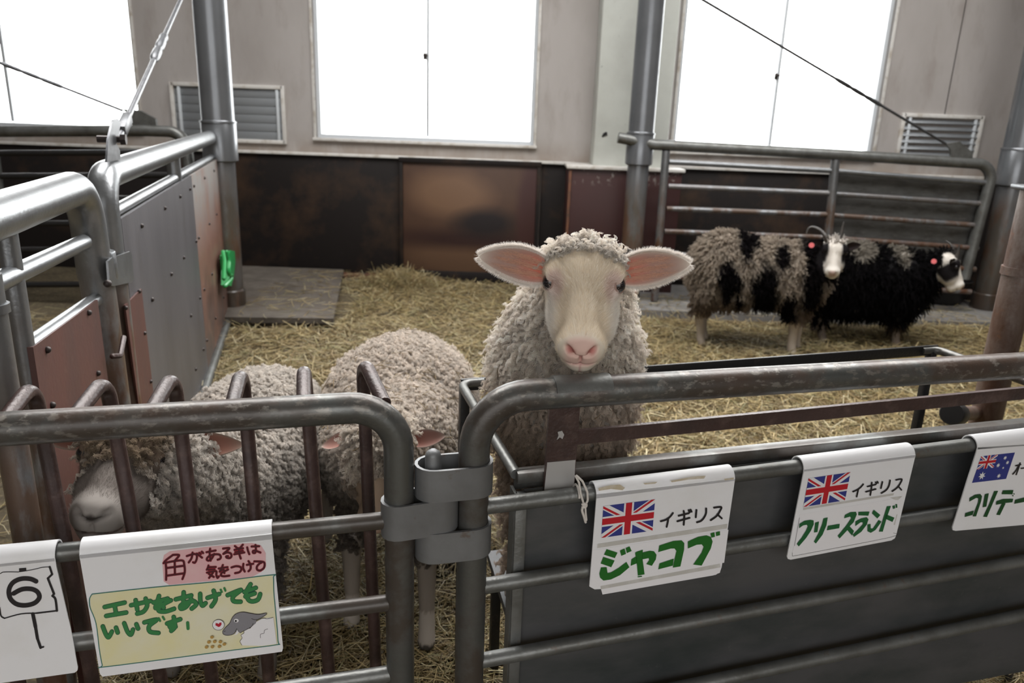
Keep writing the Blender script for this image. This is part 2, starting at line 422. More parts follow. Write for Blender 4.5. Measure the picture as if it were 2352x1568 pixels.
# louvred vents
def vent(x0, x1, z0, z1, label, tilt):
    v = thing('louvre_vent', label, 'vent', ((x0 + x1) / 2, WY, z0), 'louvre vents in the far wall')
    f = MB(); t = .016
    for x in (x0, x1): f.box((x, WY - .008, (z0 + z1) / 2), (t, 0, 0), (0, .022, 0), (0, 0, (z1 - z0) / 2 + t), bev=.004)
    for z in (z0, z1): f.box(((x0 + x1) / 2, WY - .008, z), ((x1 - x0) / 2, 0, 0), (0, .022, 0), (0, 0, t), bev=.004)
    f.build('vent_frame', M['white_trim'], v)
    for x in (x0 + .06, x1 - .05):
        r = MB(); r.box((x, WY - .012, (z0 + z1) / 2), (.012, 0, 0), (0, .012, 0), (0, 0, (z1 - z0) / 2 - t), bev=.003)
        r.build('side_rail', M['alu'], v)
    n = 6; h = (z1 - z0 - 2 * t) / n
    for k in range(n):
        s = MB(); zc = z0 + t + h * (k + .5)
        s.box(((x0 + x1) / 2, WY - .006, zc), ((x1 - x0) / 2 - t, 0, 0), (0, math.sin(tilt) * h * .5, math.cos(tilt) * h * .52), (0, .003 * math.cos(tilt), -.003 * math.sin(tilt)), bev=.001)
        s.build('louvre_blade', M['louvre'], v)
vent(-3.05, -2.08, 1.20, 1.66, 'grey louvre vent in a white frame behind the round left column', .06)
vent(at_y(2070, 290, WY)[0], at_y(2250, 290, WY)[0], 1.26, 1.625, 'half open louvre vent low on the wall right of the right window', .75)

# ledge and lower cladding of the far wall
def wall_box(name, x0, x1, z0, z1, th, mat, **k):
    b = MB(); b.box(((x0 + x1) / 2, WY - th / 2, (z0 + z1) / 2), ((x1 - x0) / 2, 0, 0), (0, th / 2, 0), (0, 0, (z1 - z0) / 2), bev=k.pop('bev', .004))
    return props(b.build(name, mat), **k)
wall_box('trim_2', X0, .50, 1.098, 1.122, .06, M['white_trim'], kind='structure')
wall_box('trim_3', 1.25, X1, 1.098, 1.125, .06, M['white_trim'], kind='structure')
wall_box('wall_board', at_y(545, 500, WY)[0], -1.05, 0.0, 1.10, .03, M['black_board'], label='greasy black wall board between the left column and the brown board', cat='wall board')
wall_box('wall_board', X0 + .02, at_y(545, 500, WY)[0] - .03, 0.0, 1.10, .03, M['black_board'], label='long black wall board of the neighbouring pen left of the column', cat='wall board')
bb = thing('wall_board', 'brown stained wall board with a dark smudge under the middle window', 'wall board', (-.43, WY, 0))
sb = MB(); sb.box((-.43, WY - .025, .575), (.60, 0, 0), (0, .025, 0), (0, 0, .505), bev=.004)
def brown_mat():
    m, n, l, b = new_mat('smudged_brown_board')
    b.inputs['Roughness'].default_value = .45
    g = n.new('ShaderNodeNewGeometry')
    def blob(cx, cz, rx, rz, lo, hi, warp=.25):
        nz = n.new('ShaderNodeTexNoise'); nz.inputs['Scale'].default_value = 4; nz.inputs['Detail'].default_value = 5
        l.new(g.outputs['Position'], nz.inputs['Vector'])
        mp = n.new('ShaderNodeMapping'); mp.inputs['Location'].default_value = (-cx / rx, 0, -cz / rz)
        mp.inputs['Scale'].default_value = (1 / rx, 0.0001, 1 / rz)
        l.new(g.outputs['Position'], mp.inputs['Vector'])
        ln = n.new('ShaderNodeVectorMath'); ln.operation = 'LENGTH'; l.new(mp.outputs[0], ln.inputs[0])
        ad = n.new('ShaderNodeMath'); ad.operation = 'MULTIPLY_ADD'; l.new(nz.outputs['Fac'], ad.inputs[0]); ad.inputs[1].default_value = warp
        l.new(ln.outputs['Value'], ad.inputs[2])
        mr = n.new('ShaderNodeMapRange'); mr.inputs['From Min'].default_value = hi; mr.inputs['From Max'].default_value = lo
        l.new(ad.outputs[0], mr.inputs['Value']); return mr.outputs['Result']
    def mix(fac, a, c):
        mx = n.new('ShaderNodeMix'); mx.data_type = 'RGBA'; l.new(fac, mx.inputs['Factor'])
        if isinstance(a, tuple): mx.inputs[6].default_value = (*a, 1)
        else: l.new(a, mx.inputs[6])
        mx.inputs[7].default_value = (*c, 1); return mx.outputs[2]
    nz = n.new('ShaderNodeTexNoise'); nz.inputs['Scale'].default_value = 7; nz.inputs['Detail'].default_value = 7
    l.new(g.outputs['Position'], nz.inputs['Vector'])
    c = mix(nz.outputs['Fac'], (0.066, 0.033, 0.022), (0.092, 0.05, 0.031))
    c = mix(blob(-.60, .80, .40, .22, .7, 1.3), c, (0.17, 0.095, 0.055))       # paler rubbed area
    c = mix(blob(-.55, .22, .5, .18, .7, 1.4), c, (0.13, 0.073, 0.044))
    c = mix(blob(-.43, .40, .8, .10, .5, 1.5), c, (0.034, 0.015, 0.014))
    c = mix(blob(-.28, .55, .36, .16, .55, 1.25), c, (0.014, 0.01, 0.012))    # the dark smudge
    c = mix(blob(.13, .6, .15, .8, .7, 1.2), c, (0.055, 0.022, 0.02))
    l.new(c, b.inputs['Base Color']); return m
sb.build('board_panel', brown_mat(), bb)
fr = MB()
fr.box((-.43, WY - .035, 1.09), (.635, 0, 0), (0, .035, 0), (0, 0, .022), bev=.004)
for x in (-1.045, .185): fr.box((x, WY - .033, .54), (.016, 0, 0), (0, .033, 0), (0, 0, .54), bev=.004)
fr.build('board_frame', M['black_board'], bb)
sk = MB(); sk.box((-.43, WY - .03, .05), (.60, 0, 0), (0, .03, 0), (0, 0, .05), bev=.004); sk.build('kick_board', M['black_board'], bb)
cl = MB(); q = at_y(933, 366, WY - .05); cl.box(q, (.018, 0, 0), (0, .006, 0), (0, 0, .012), bev=.003); cl.build('corner_clip', M['galv'], bb)
wall_box('wall_board', .21, 8.0, 0.0, 1.10, .025, M['black_board'], label='black wall board running behind the pillar and the right railing', cat='wall board')
st = MB(); p0, p1 = at_y(556, 634, WY - .06), at_y(920, 641, WY - .06)
st.box(((p0[0] + p1[0]) / 2, WY - .045, .02), ((p1[0] - p0[0]) / 2, 0, 0), (0, .012, 0), (0, 0, .03), bev=.004)
props(st.build('baseboard_far', M['orange_trim']), kind='structure')
# grease marks: pale scuffed patches are in the boards; stacked pillar with its boxed foot
PY = 6.60
pl_ = thing('wall_pillar', None, None, (.85, PY, 0), kind='structure')
x0, x1 = at_y(1373, 200, PY)[0], at_y(1373, 200, PY)[0] + .62
b = MB(); b.box(((x0 + x1) / 2, (PY + WY) / 2, (1.1 + ZC) / 2), ((x1 - x0) / 2, 0, 0), (0, (WY - PY) / 2, 0), (0, 0, (ZC - 1.1) / 2), bev=.012)
b.build('pillar_shaft', M['pillar'], pl_)
BY = 6.50
bx0 = at_y(1302, 480, BY)[0]; bx1 = bx0 + .95
b = MB(); b.box(((bx0 + bx1) / 2, (BY + WY) / 2, .545), ((bx1 - bx0) / 2, 0, 0), (0, (WY - BY) / 2, 0), (0, 0, .545), bev=.006); b.build('pillar_casing', M['red_board'], pl_)
b = MB(); b.box(((bx0 + bx1) / 2, (BY + WY) / 2 - .015, 1.105), ((bx1 - bx0) / 2 + .02, 0, 0), (0, (WY - BY) / 2 + .012, 0), (0, 0, .014), bev=.006); b.build('casing_ledge', M['white_trim'], pl_)
b = MB(); b.box((bx0 + .012, BY - .004, .54), (.012, 0, 0), (0, .006, 0), (0, 0, .54), bev=.003); b.build('casing_edge', M['orange_trim'], pl_)
b = MB(); q = at_y(1388, 309, PY); q[1] = PY - .004
for dx, dz, r in ((0, 0, .014), (.012, .01, .012), (-.013, -.012, .008), (.02, -.004, .006)): b.ball(q + np.array([dx, 0, dz]), r, .003, r * 1.1, 8, 6)
b.build('chipped_spot', M['dark_hole'], pl_)

# concrete slab at the left column and kerb under the right railing
A = [at_z(538, 732, .08), at_z(766, 731, .08), at_z(764, 640, .08), at_z(556, 634, .08)]
A[2][1] = A[3][1] = WY - .05
A[0][0] -= .5; A[3][0] -= .4
b = MB(); b.prism([q * np.array([1, 1, 0]) + Z * .04 for q in A], (0, 0, .04)); mid = (A[0] + A[1] + A[2] + A[3]) / 4 * np.array([1, 1, 0])
b.prism([mid + (q * np.array([1, 1, 0]) - mid) * np.array([.97, .93, 1]) for q in A], (0, 0, .042))
props(b.build('concrete_slab', M['concrete'], smooth=False), 'flat grey concrete slab scattered with straw in the back left corner', 'slab')
b = MB(); q0, q1 = at_z(1488, 712, .06), at_z(2240, 742, .06)
b.prism([np.array([q0[0] - .1, q0[1], -.02]), np.array([q1[0] + .4, q0[1] + .0, -.02]), np.array([q1[0] + .4, 6.85, -.02]), np.array([q0[0] - .1, 6.85, -.02])], (0, 0, .08))
props(b.build('concrete_kerb', M['pale_concrete'], smooth=False), 'low pale concrete kerb under the back right railing behind the horned sheep', 'kerb')

# ------------------------------------------------------------------ round steel columns
def column(x, y, r, zc, label):
    c = thing('steel_column', label, 'column', (x, y, 0), 'round steel roof columns')
    b = MB(); b.tube([(x, y, zc[0]), (x, y, ZC)], r * .93, 28); b.build('upper_shaft', M['column'], c)
    b = MB(); b.tube([(x, y, 0), (x, y, zc[1])], r * .80, 28); b.build('lower_shaft', M['column'], c)
    b = MB(); b.tube([(x, y, zc[1] - .01), (x, y, zc[1]), (x, y, zc[0]), (x, y, zc[0] + .012)], [r * .86, r, r, r * .95], 28)
    b.tube([(x, y, zc[0] - .006), (x, y, zc[0] + .006)], [r * 1.04, r * 1.04], 28)
    b.build('collar', M['column'], c)
    b = MB(); b.tube([(x, y, .0), (x, y, .02), (x, y, .19), (x, y, .2)], [r * .9, r * .9, r * .9, r * .82], 28); b.build('foot_sleeve', M['column'], c)
    return c
column(-2.10, 5.47, .118, (1.385, 1.125), 'round steel column with a collar rising by the far end of the left gate')
column(.955, 6.2, .108, (1.40, 1.165), 'round steel column standing in front of the pale pillar behind the white sheep')
column(4.035, 6.35, .125, (1.38, 1.10), 'round steel column at the right edge beside the curved end of the railing')

# ------------------------------------------------------------------ railing on the back right, neighbouring gate on the back left
RY0, RY1 = 6.12, 6.16
def rp(x, y, Y=6.14): return at_y(x, y, Y)
g = thing('pipe_railing', 'grey pipe railing with rusty bars behind the two horned sheep', 'railing', (2.4, 6.14, 0))
top = [rp(1420, 316), rp(1503, 332), rp(1925, 355), rp(2284, 378), rp(2215, 640)]
b = MB(); b.tube(fillet(top, .13), .042, 16); b.build('top_rail', M['gate_post'], g)
for (xa, ya), (xb, yb), r in (((1530, 346), (1503, 690), .032), ((1919, 366), (1893, 640), .034)):
    b = MB(); b.tube([rp(xa, ya), rp(xb, yb)], r, 12); b.build('upright', M['galv_post'], g)
for pts in (((1537, 372), (1906, 392), (2268, 420)), ((1535, 428), (1901, 444), (2262, 468)), ((1531, 479), (1896, 493), (2254, 518)), ((1526, 531), (1890, 545), (2246, 570)), ((1520, 583), (1886, 597), (2240, 618)), ((1515, 635), (1880, 650), (2230, 670))):
    b = MB(); b.tube([rp(*q) for q in pts], .021, 10); b.build('bar', M['galv_post'], g)
sh = MB(); q = [rp(1926, 396, 6.19), rp(2268, 424, 6.19), rp(2225, 600, 6.19), rp(1897, 590, 6.19)]
sh.prism(q, (0, .006, 0)); sh.build('sheet_panel', pmat('mottled_grey_sheet', (0.12, 0.12, 0.115), .5, .3, [((0.06, 0.055, 0.05), 5, .4, .65, 6, .9, (1, 1, 3)), ((0.22, 0.21, 0.2), 12, .55, .75, 6, .6, (1, 1, 4))], .2, 30), g)
b = MB(); q = [rp(2172, 330, 6.12), rp(2205, 325, 6.12), rp(2234, 350, 6.12), rp(2234, 366, 6.12), rp(2186, 364, 6.12), rp(2184, 342, 6.12)]
b.prism(q, (0, .03, 0)); b.build('stay_bracket', M['gate_post'], g)
def stay(name, pts_a, pts_b, turn, label, r, rt):
    a, c = np.asarray(pts_a), np.asarray(pts_b)
    s = thing(name, label, 'stay rod', a)
    b = MB(); b.tube([a, c], r, 10); b.build('rod', M['stay'], s)
    t0, t1 = turn
    b = MB(); P = [a + (c - a) * (t0 + (t1 - t0) * k) for k in (0, .06, .12, .3, .36, .42, .6, .66, .72, .9, .95, 1)]
    b.tube(P, [r * 1.2, rt, rt, rt, rt * .75, rt, rt, rt * .75, rt, rt, rt * .9, r * 1.2], 12); b.build('turnbuckle', M['stay'], s)
    return s
stay('stay_rod', rp(2172, 330, 6.12), rp(1608, -4, 5.4), (.30, .49), 'thin dark stay rod crossing the right window down to the railing', .0095, .015)

gl = thing('pipe_railing', 'dark pipe railing of the neighbouring pen under the left window', 'railing', (-4.2, 5.6, 0))
def lp(x, y, Y=5.6): return at_y(x, y, Y)
b = MB(); b.tube(fillet([lp(-60, 302), lp(330, 300), lp(424, 303), lp(440, 420)], .12), .040, 14); b.build('top_rail', M['gate_post'], gl)
for ya, yb in ((352, 350), (405, 402), (458, 455), (515, 510), (575, 570), (655, 650)):
    b = MB(); b.tube([lp(-60, ya), lp(440, yb)], .022, 10); b.build('bar', M['black_bar'], gl)
b = MB(); b.tube([lp(-20, 302), lp(30, 690)], .035, 10); b.build('upright', M['gate_post'], gl)
b = MB(); q = [lp(280, 250), lp(322, 254), lp(357, 273), lp(359, 292), lp(303, 290), (lp(300, 268))]
b.prism(q, (0, .03, 0)); b.build('stay_bracket', M['gate_post'], gl)
stay('stay_rod', lp(282, 254), lp(-10, 140, 5.2), (.5, .97), 'thin stay rod slanting across the left window to the dark railing', .0095, .014)
# ------------------------------------------------------------------ front gate with feeding bars (left)
ga = thing('feeding_gate', 'worn pipe gate with curved brown feeding bars at the front left', 'gate', fence(-.9, 0))
SA, SB = -.205, -.065
b = MB(); b.tube(fillet([fence(-1.62, .10), fence(-1.62, 1.0), fence(SA, 1.0), fence(SA, .08)], .085, 9), .0275, 18)
b.build('frame_pipe', M['gate'], ga)
for z in (.770, .592, .428, .265):
    b = MB(); b.tube([fence(-1.62, z), fence(SA, z + .003)], .0162, 12); b.build('rail', M['gate_post'] if z < .5 else M['gate'], ga)
HOOPS = [((-178, 965), (-98, 895), (-20, 1270)), ((-5, 952), (76, 880), (150, 1250)), ((160, 955), (243, 866), (310, 1235)), ((338, 945), (399, 856), (444, 1216)),
         ((528, 930), (556, 846), (587, 1202)), ((697, 915), (698, 833), (758, 1568)), ((882, 912), (832, 820), (861, 1480))]
for n_, k_, f_ in HOOPS:
    N_, K_, F_ = on_fence(*n_, .012), on_fence(*k_, .15), on_fence(*f_, .15)
    E_ = K_ + (F_ - K_) * ((K_[2] - .02) / (K_[2] - F_[2]))
    N_[2] = min(N_[2], 1.0)
    b = MB(); b.tube(fillet([N_, K_, E_], .034, 9), .0132, 12); b.build('feeding_bar', M['brown_bar'], ga)

def stadium(s0, s1, z0, z1, rad, th, name, mat, parent, off=0.0, tilt=0.0):
    """flat strap bent round two uprights: a closed band standing on edge"""
    O, I = [], []
    for lst, r in ((O, rad), (I, rad - th)):
        for k in range(9):
            a = math.pi / 2 + math.pi * k / 8
            lst.append((s0 + r * math.cos(a), r * math.sin(a)))
        for k in range(9):
            a = -math.pi / 2 + math.pi * k / 8
            lst.append((s1 + r * math.cos(a), r * math.sin(a)))
    n = len(O); vs = []; fs_ = []
    for ring in (O, I):
        for z in (z0, z1):
            vs += [fence(s, z + tilt * (s - s0), off + o) for s, o in ring]
    for i in range(n):
        j = (i + 1) % n
        fs_ += [(i, j, n + j, n + i), (2 * n + i, 3 * n + i, 3 * n + j, 2 * n + j), (i, 2 * n + i, 2 * n + j, j), (n + i, n + j, 3 * n + j, 3 * n + i)]
    b = MB(); b.add(vs, fs_); return b.build(name, mat, parent, angle=50)
M['strap'] = pmat('grey_steel_strap', (0.20, 0.205, 0.21), 0.5, .45, [((0.13, 0.13, 0.13), 8, .4, .7, 5, .7), ((0.10, 0.065, 0.045), 30, .64, .72, 5, .7)], .12, 90)
zf = lambda x, y: on_fence(x, y, -.034)[2]
stadium(SA, -.128, zf(970, 1238), zf(970, 1160), .034, .006, 'hinge_loop', M['strap'], ga, tilt=.06)
b = MB(); sp_ = -.142
b.tube([fence(sp_, zf(1000, 1300)), fence(sp_, zf(1000, 1064))], .015, 12, round_cap=True); b.build('hinge_pin', M['strap'], ga)

# ------------------------------------------------------------------ right front fence with its sheet infill
fb = thing('sheeted_fence', 'pipe fence with a dirty sheet metal infill at the front right', 'fence', fence(.9, 0))
b = MB(); b.tube(fillet([fence(SB, .06), fence(SB, 1.005), fence(2.3, 1.005), fence(2.3, .06)], .10, 10), .0295, 18); b.build('frame_pipe', M['gate'], fb)
for z0, k in ((.783, .033), (.607, .038), (.431, .042), (.254, .05)):
    b = MB(); b.tube([fence(SB, z0 + k * SB), fence(1.0, z0 + k), fence(2.3, z0 + k * 2.3)], .0158, 12); b.build('rail', M['gate_post'], fb)
s0 = fs(on_fence(1197, 1300, .035))[0]
b = MB(); b.prism([fence(s0, .10, .036), fence(2.28, .10, .036), fence(2.28, .84, .036), fence(s0, .79, .036)], FN * .003); b.build('sheet_panel', M['sheet'], fb, smooth=False)
for zz, k in ((.70, .035), (.52, .038), (.345, .045)):    # pressed ribs of the sheet
    pass
b = MB(); b.box(fence(s0 - .008, .44, .034), FD * .012, FN * .010, Z * .345, bev=.003); b.box(fence(s0 - .018, .44, .05), FD * .003, FN * .018, Z * .345)
b.build('sheet_edge_angle', M['gate_post'], fb)
stadium(SB - .075, SB, zf(1040, 1150), zf(1040, 1078), .0365, .006, 'hinge_clip', M['strap'], fb)
stadium(SB - .075, SB, zf(1040, 1290), zf(1040, 1222), .0365, .006, 'hinge_clip', M['strap'], fb)
# brown flat bar, its upright plate, the clip on the rail
up = [on_fence(1263, 925, .030), on_fence(1333, 922, .030), on_fence(1319, 1122, .030), on_fence(1249, 1132, .030)]
b = MB(); b.prism(up, FN * .008); b.build('upright_plate', M['brown_bar'], fb, smooth=False)
wp = [on_fence(1257, 1062, .0285), on_fence(1322, 1056, .0285), on_fence(1318, 1123, .0285), on_fence(1250, 1130, .0285)]
b = MB(); b.prism(wp, FN * .002); b.build('worn_white_plate_end', M['white_patch'], fb, smooth=False)
fl = [on_fence(x, y, .0285) for x, y in ((1281, 992), (1291, 989), (1296, 998), (1292, 1008), (1286, 1004), (1279, 1010), (1283, 1000))]
b = MB(); b.prism(fl, FN * .0015); b.build('paint_chip', M['white_patch'], fb, smooth=False)
qa, qb = fs(on_fence(1330, 1007, .03)), fs(on_fence(2352, 905, .03))
k = (qb[1] - qa[1]) / (qb[0] - qa[0])
b = MB(); b.prism([fence(qa[0] - .03, qa[1] - .0145, .032), fence(2.28, qa[1] - .0145 + k * (2.28 - qa[0]), .032), fence(2.28, qa[1] + .0145 + k * (2.28 - qa[0]), .032), fence(qa[0] - .03, qa[1] + .0145, .032)], FN * .010)
b.build('flat_bar', M['brown_bar'], fb, smooth=False)
ca, cb = fs(on_fence(1270, 880))[0], fs(on_fence(1398, 870))[0]
b = MB()
for r0, r1 in ((.0295, .0335),):
    vs, fs_ = [], []
    for s in (ca, cb):
        for r in (r0, r1):
            for q in range(9):
                a = math.radians(20 + 140 * q / 8)
                vs.append(fence(s, 1.005 + r * math.sin(a), r * math.cos(a)))
    for q in range(8):
        fs_ += [(9 + q, 10 + q, 28 + q, 27 + q), (q, q + 9, q + 10, q + 1), (18 + q, 19 + q, 28 + q, 27 + q)]
    fs_ += [(0, 9, 27, 18), (8, 17, 35, 26), ]
    b.add(vs, fs_)
b.build('rail_clip', M['gate_post'], fb)

# white cord knotted round the rail
b = MB()
def cord(pts, r=.0022, off=-.02):
    b.tube(fillet([on_fence(x, y, off) for x, y in pts], .01, 3), r, 8, round_cap=True)
cord([(1322, 1093), (1330, 1108), (1334, 1135), (1341, 1158)]); cord([(1324, 1092), (1338, 1105), (1349, 1130), (1350, 1150), (1343, 1160)], off=-.0215)
cord([(1343, 1157), (1336, 1170), (1341, 1185), (1345, 1199)], .0026, -.0225); cord([(1344, 1156), (1345, 1175), (1347, 1194)], .002, -.024)
cord([(1338, 1158), (1347, 1156), (1346, 1164), (1338, 1164)], .003, -.0225)
s_c = fs(on_fence(1325, 1110))[0]
b.tube([fence(s_c, .790 + .0185 * math.sin(a), .0185 * math.cos(a)) for a in np.linspace(math.pi, 0, 9)], .0022, 8)
o = b.build('cord_tie', M['string_white']); props(o, 'short white cord knotted round the fence rail beside the upright brown plate', 'cord')

# ------------------------------------------------------------------ hay trough behind the fence
tr = thing('hay_trough', 'dark metal hay trough frame behind the front right fence', 'trough', fence(.8, 0, .3))
LZ = .812
lA, lB = fence(.035, LZ - .004, .062), fence(1.62, LZ + .02, .062)
b = MB(); b.box((lA + lB) / 2, (lB - lA) / 2, FN * .015, Z * .012, bev=.003); b.box((lA + lB) / 2 - Z * .012 + FN * .012, (lB - lA) / 2, FN * .003, Z * .022)
b.build('front_lip', M['gate'], tr)
cL, cR = at_z(1058, 884, .85), at_z(2152, 803, .85)
endL, endR = fence(.035, LZ, .062), fence(1.60, .835, .062)
b = MB(); d_ = norm(cR - cL); nrm = norm(np.cross(Z, d_))
b.box((cL + cR) / 2, (cR - cL) / 2, nrm * .004, Z * .016, bev=.002); b.build('back_rail', M['black_bar'], tr)
b = MB(); b.tube(fillet([cL + d_ * .06 + Z * .004, cL + Z * .004, endL], .03), .0115, 10); b.build('side_bar', M['gate_post'], tr)
b = MB(); b.tube(fillet([cR - d_ * .06, cR, endR], .03), .0125, 10); b.build('side_bar', M['gate'], tr)
for c_ in (cL + d_ * .01, cR - d_ * .02):
    b = MB(); b.box(c_ + Z * -.42 + Z * .0, d_ * .012, nrm * .012, Z * .42, bev=.003); b.build('leg', M['black_bar'], tr)
gp = MB(); q = endL
gp.prism([q + FD * -.005 + Z * .01, q + FD * .10 + Z * .008, q + FD * .10 - Z * .028, q + FD * .015 - Z * .028], FN * .005); gp.ball(q + FD * .05 - Z * .008 - FN * .001, .006, .002, .006, 10, 6)
gp.build('corner_gusset', M['gate'], tr)
b = MB(); b.prism([fence(.06, .36, .07), fence(1.58, .36, .07), fence(1.60, .36, .47), fence(.08, .36, .47)], (0, 0, .02)); b.build('tray', M['sheet'], tr, smooth=False)
for s in (.1, 1.5):
    for of in (.09, .44):
        b = MB(); b.box(fence(s, .18, of), FD * .012, FN * .012, Z * .18, bev=.002); b.build('tray_leg', M['black_bar'], tr)

# ------------------------------------------------------------------ rusty post and stub pipe on the right
PYR = 2.6
pa, pb_ = at_y(2377, 436, PYR), at_y(2306, 780, PYR)
px_, pz_ = float(pb_[0]), float(pa[2])
rp_ = thing('rusty_post', 'rusty round post standing at the right edge beyond the trough', 'post', (px_, PYR, 0))
b = MB(); b.tube([(px_, PYR, 0), (px_, PYR, pz_)], .052, 20); b.build('post_pipe', M['rusty_post'], rp_)
zr = at_y(2340, 622, PYR)[2]
b = MB(); b.tube([(px_, PYR, zr - .014), (px_, PYR, zr + .014)], .058, 20); b.build('post_ring', M['rusty_post'], rp_)
b = MB(); b.box((px_, PYR, pz_ + .006), (.06, 0, 0), (0, .06, 0), (0, 0, .008), bev=.004); b.build('post_cap', M['galv'], rp_)
sa, sb_ = at_y(2192, 950, 2.25), at_y(2262, 958, 2.55)
st_ = thing('stub_pipe', 'short black pipe end with a thick rim beside the rusty post', 'pipe', sa - Z * sa[2])
dd = norm(sb_ - sa)
b = MB(); b.tube([sa, np.array([px_ - .05, PYR - .01, sb_[2]])], .025, 14); b.build('pipe_run', M['rusty_post'], st_)
b = MB(); b.tube([sa - dd * .035, sa - dd * .03, sa + dd * .035, sa + dd * .04], [.034, .037, .037, .034], 16); b.build('pipe_rim', M['rubber'], st_)

# ------------------------------------------------------------------ left partition: near gate and boarded gate
gc = thing('pipe_gate', 'thick galvanized gate with a red-brown board at the left edge', 'gate', part(-2.0, 0))
zc_ = 1.272
b = MB(); b.tube(fillet([part(-3.3, zc_ + .004), part(-1.60, zc_), part(-1.56, .9), part(-1.52, .06)], .13, 10), .046, 22); b.build('frame_pipe', M['galv_post'], gc)
t1, z1 = pt(on_part(44, 617)); t2, z2 = pt(on_part(192, 556))
b = MB(); b.tube([part(t1 - .9, z1 + .03), part(t2, z2)], .0215, 14); b.build('rail', M['galv'], gc)
t1, z1 = pt(on_part(73, 776)); t2, z2 = pt(on_part(222, 680))
b = MB(); b.tube([part(t1 - .05, z1 - .01), part(t2 + .05, z2 - .01)], .020, 12); b.build('rail', M['galv'], gc)
ta = pt(on_part(17, 545))[0]; tb = pt(on_part(57, 935))[0]
b = MB(); b.tube([part(ta + .0, zc_), part(ta - .0, .7), part(tb - .02, .06)], .020, 12); b.build('upright', M['galv_post'], gc)
b = MB(); q = [on_part(76, 797, .022), on_part(224, 688, .022), on_part(250, 880, .022)]
ql = pt(q[0]); qr = pt(q[1])
b.prism([part(ql[0], ql[1], .022), part(qr[0], qr[1], .022), part(qr[0] + .02, .12, .022), part(ql[0], .12, .022)], PN * -.012); b.build('board', M['red_ply'], gc, smooth=False)
for x, y in ((109, 803), (204, 718), (225, 857), (120, 930)):
    b = MB(); p = on_part(x, y, .024); b.ball(p, .008, .008, .008, 10, 7); b.build('bolt', M['bolt'], gc)
sl_t, sl_z0, sl_z1 = -1.56, pt(on_part(195, 662))[1], pt(on_part(190, 597))[1]
b = MB(); b.tube([part(-1.545, sl_z0), part(-1.55, sl_z0 + .004), part(-1.555, sl_z1 - .004), part(-1.555, sl_z1)], [.052, .054, .054, .052], 22); b.build('latch_sleeve', M['galv'], gc)
b = MB(); q = [on_part(x, y, .045) for x, y in ((243, 600), (252, 592), (295, 577), (299, 583), (303, 642), (299, 648), (256, 657), (247, 655))]
b.prism(q, PN * .006); b.build('latch_plate', M['galv'], gc)
b = MB(); p = on_part(247, 651, .055); b.ball(p, .011, .011, .011, 10, 7); b.build('bolt', M['bolt'], gc)
b = MB(); b.tube(fillet([on_part(258, 818, .045), on_part(276, 817, .06), on_part(284, 775, .06)], .012, 4), .008, 8, round_cap=True)
b.build('latch_hook', M['brown_bar'], gc)

fp = thing('rusty_post', 'rusty slim post at the far left edge in front of the galvanized gate', 'post', part(-2.42, 0, .05))
q0, q1 = on_part(-9, 640, .05), on_part(14, 930, .05)
tq = pt(q1)[0]
b = MB(); b.tube([part(tq, 0, .05), part(tq, 1.205, .05)], .026, 16); b.build('post_pipe', M['galv_post'], fp)
zq = pt(on_part(4, 690, .05))[1]
b = MB(); b.tube([part(tq, zq - .008, .05), part(tq, zq + .008, .05)], .031, 16); b.build('post_ring', M['galv'], fp)

gd = thing('boarded_gate', 'galvanized pipe gate faced with grey and orange-brown boards running to the column', 'gate', part(.4, 0))
zd = 1.278
b = MB(); b.tube(fillet([part(-1.395, .05), part(-1.395, zd), part(2.06, zd + .006), part(2.06, 1.10)], .10, 10), .0445, 22); b.build('frame_pipe', M['galv_post'], gd)
for x, y in ((399, 380),):
    t_ = pt(on_part(x, y))[0]
    b = MB(); b.tube([part(t_, 1.13), part(t_, zd)], .032, 14); b.build('stub_post', M['galv'], gd)
b = MB(); b.tube([part(-1.395, 1.158), part(2.10, 1.150)], .021, 12); b.build('board_rail', M['galv'], gd)
ts = .378
b = MB(); b.prism([part(-1.335, 1.145, .034), part(ts, 1.14, .034), part(ts + .03, .06, .034), part(-1.335, .06, .034)], PN * -.012); b.build('grey_board', M['grey_ply'], gd, smooth=False)
b = MB(); b.prism([part(ts + .003, 1.14, .034), part(2.255, 1.135, .034), part(2.18, .03, .034), part(ts + .033, .06, .034)], PN * -.012); b.build('orange_board', M['far_ply'], gd, smooth=False)
q = [on_part(283, 701, .036), on_part(321, 663, .036), on_part(348, 900, .036), on_part(318, 960, .036)]
b = MB(); b.prism(q, PN * .006); b.build('red_brown_patch', M['red_ply'], gd, smooth=False)
for x, y in ((289, 707), (320, 669), (332, 765), (346, 876)):
    b = MB(); b.ball(on_part(x, y, .043), .007, .007, .007, 8, 6); b.build('bolt', M['bolt'], gd)
for z in (1.08, .80, .50, .22):
    for t_ in (-1.0, -.55, -.1, .30, .46, .95, 1.45, 1.9, 2.14):
        if z < .6 and t_ < -.2: continue
        b = MB(); b.ball(part(t_ + .04 * math.sin(t_ * 9 + z * 7), z, .035), .009, .009, .009, 8, 6); b.build('bolt', M['bolt'], gd)
b = MB(); b.tube([part(-1.25, .05, .045), part(.2, .05, .05), part(.26, .045, .046), part(2.33, .035, .05)], .026, 12); b.build('bottom_rail', M['gate_post'], gd)
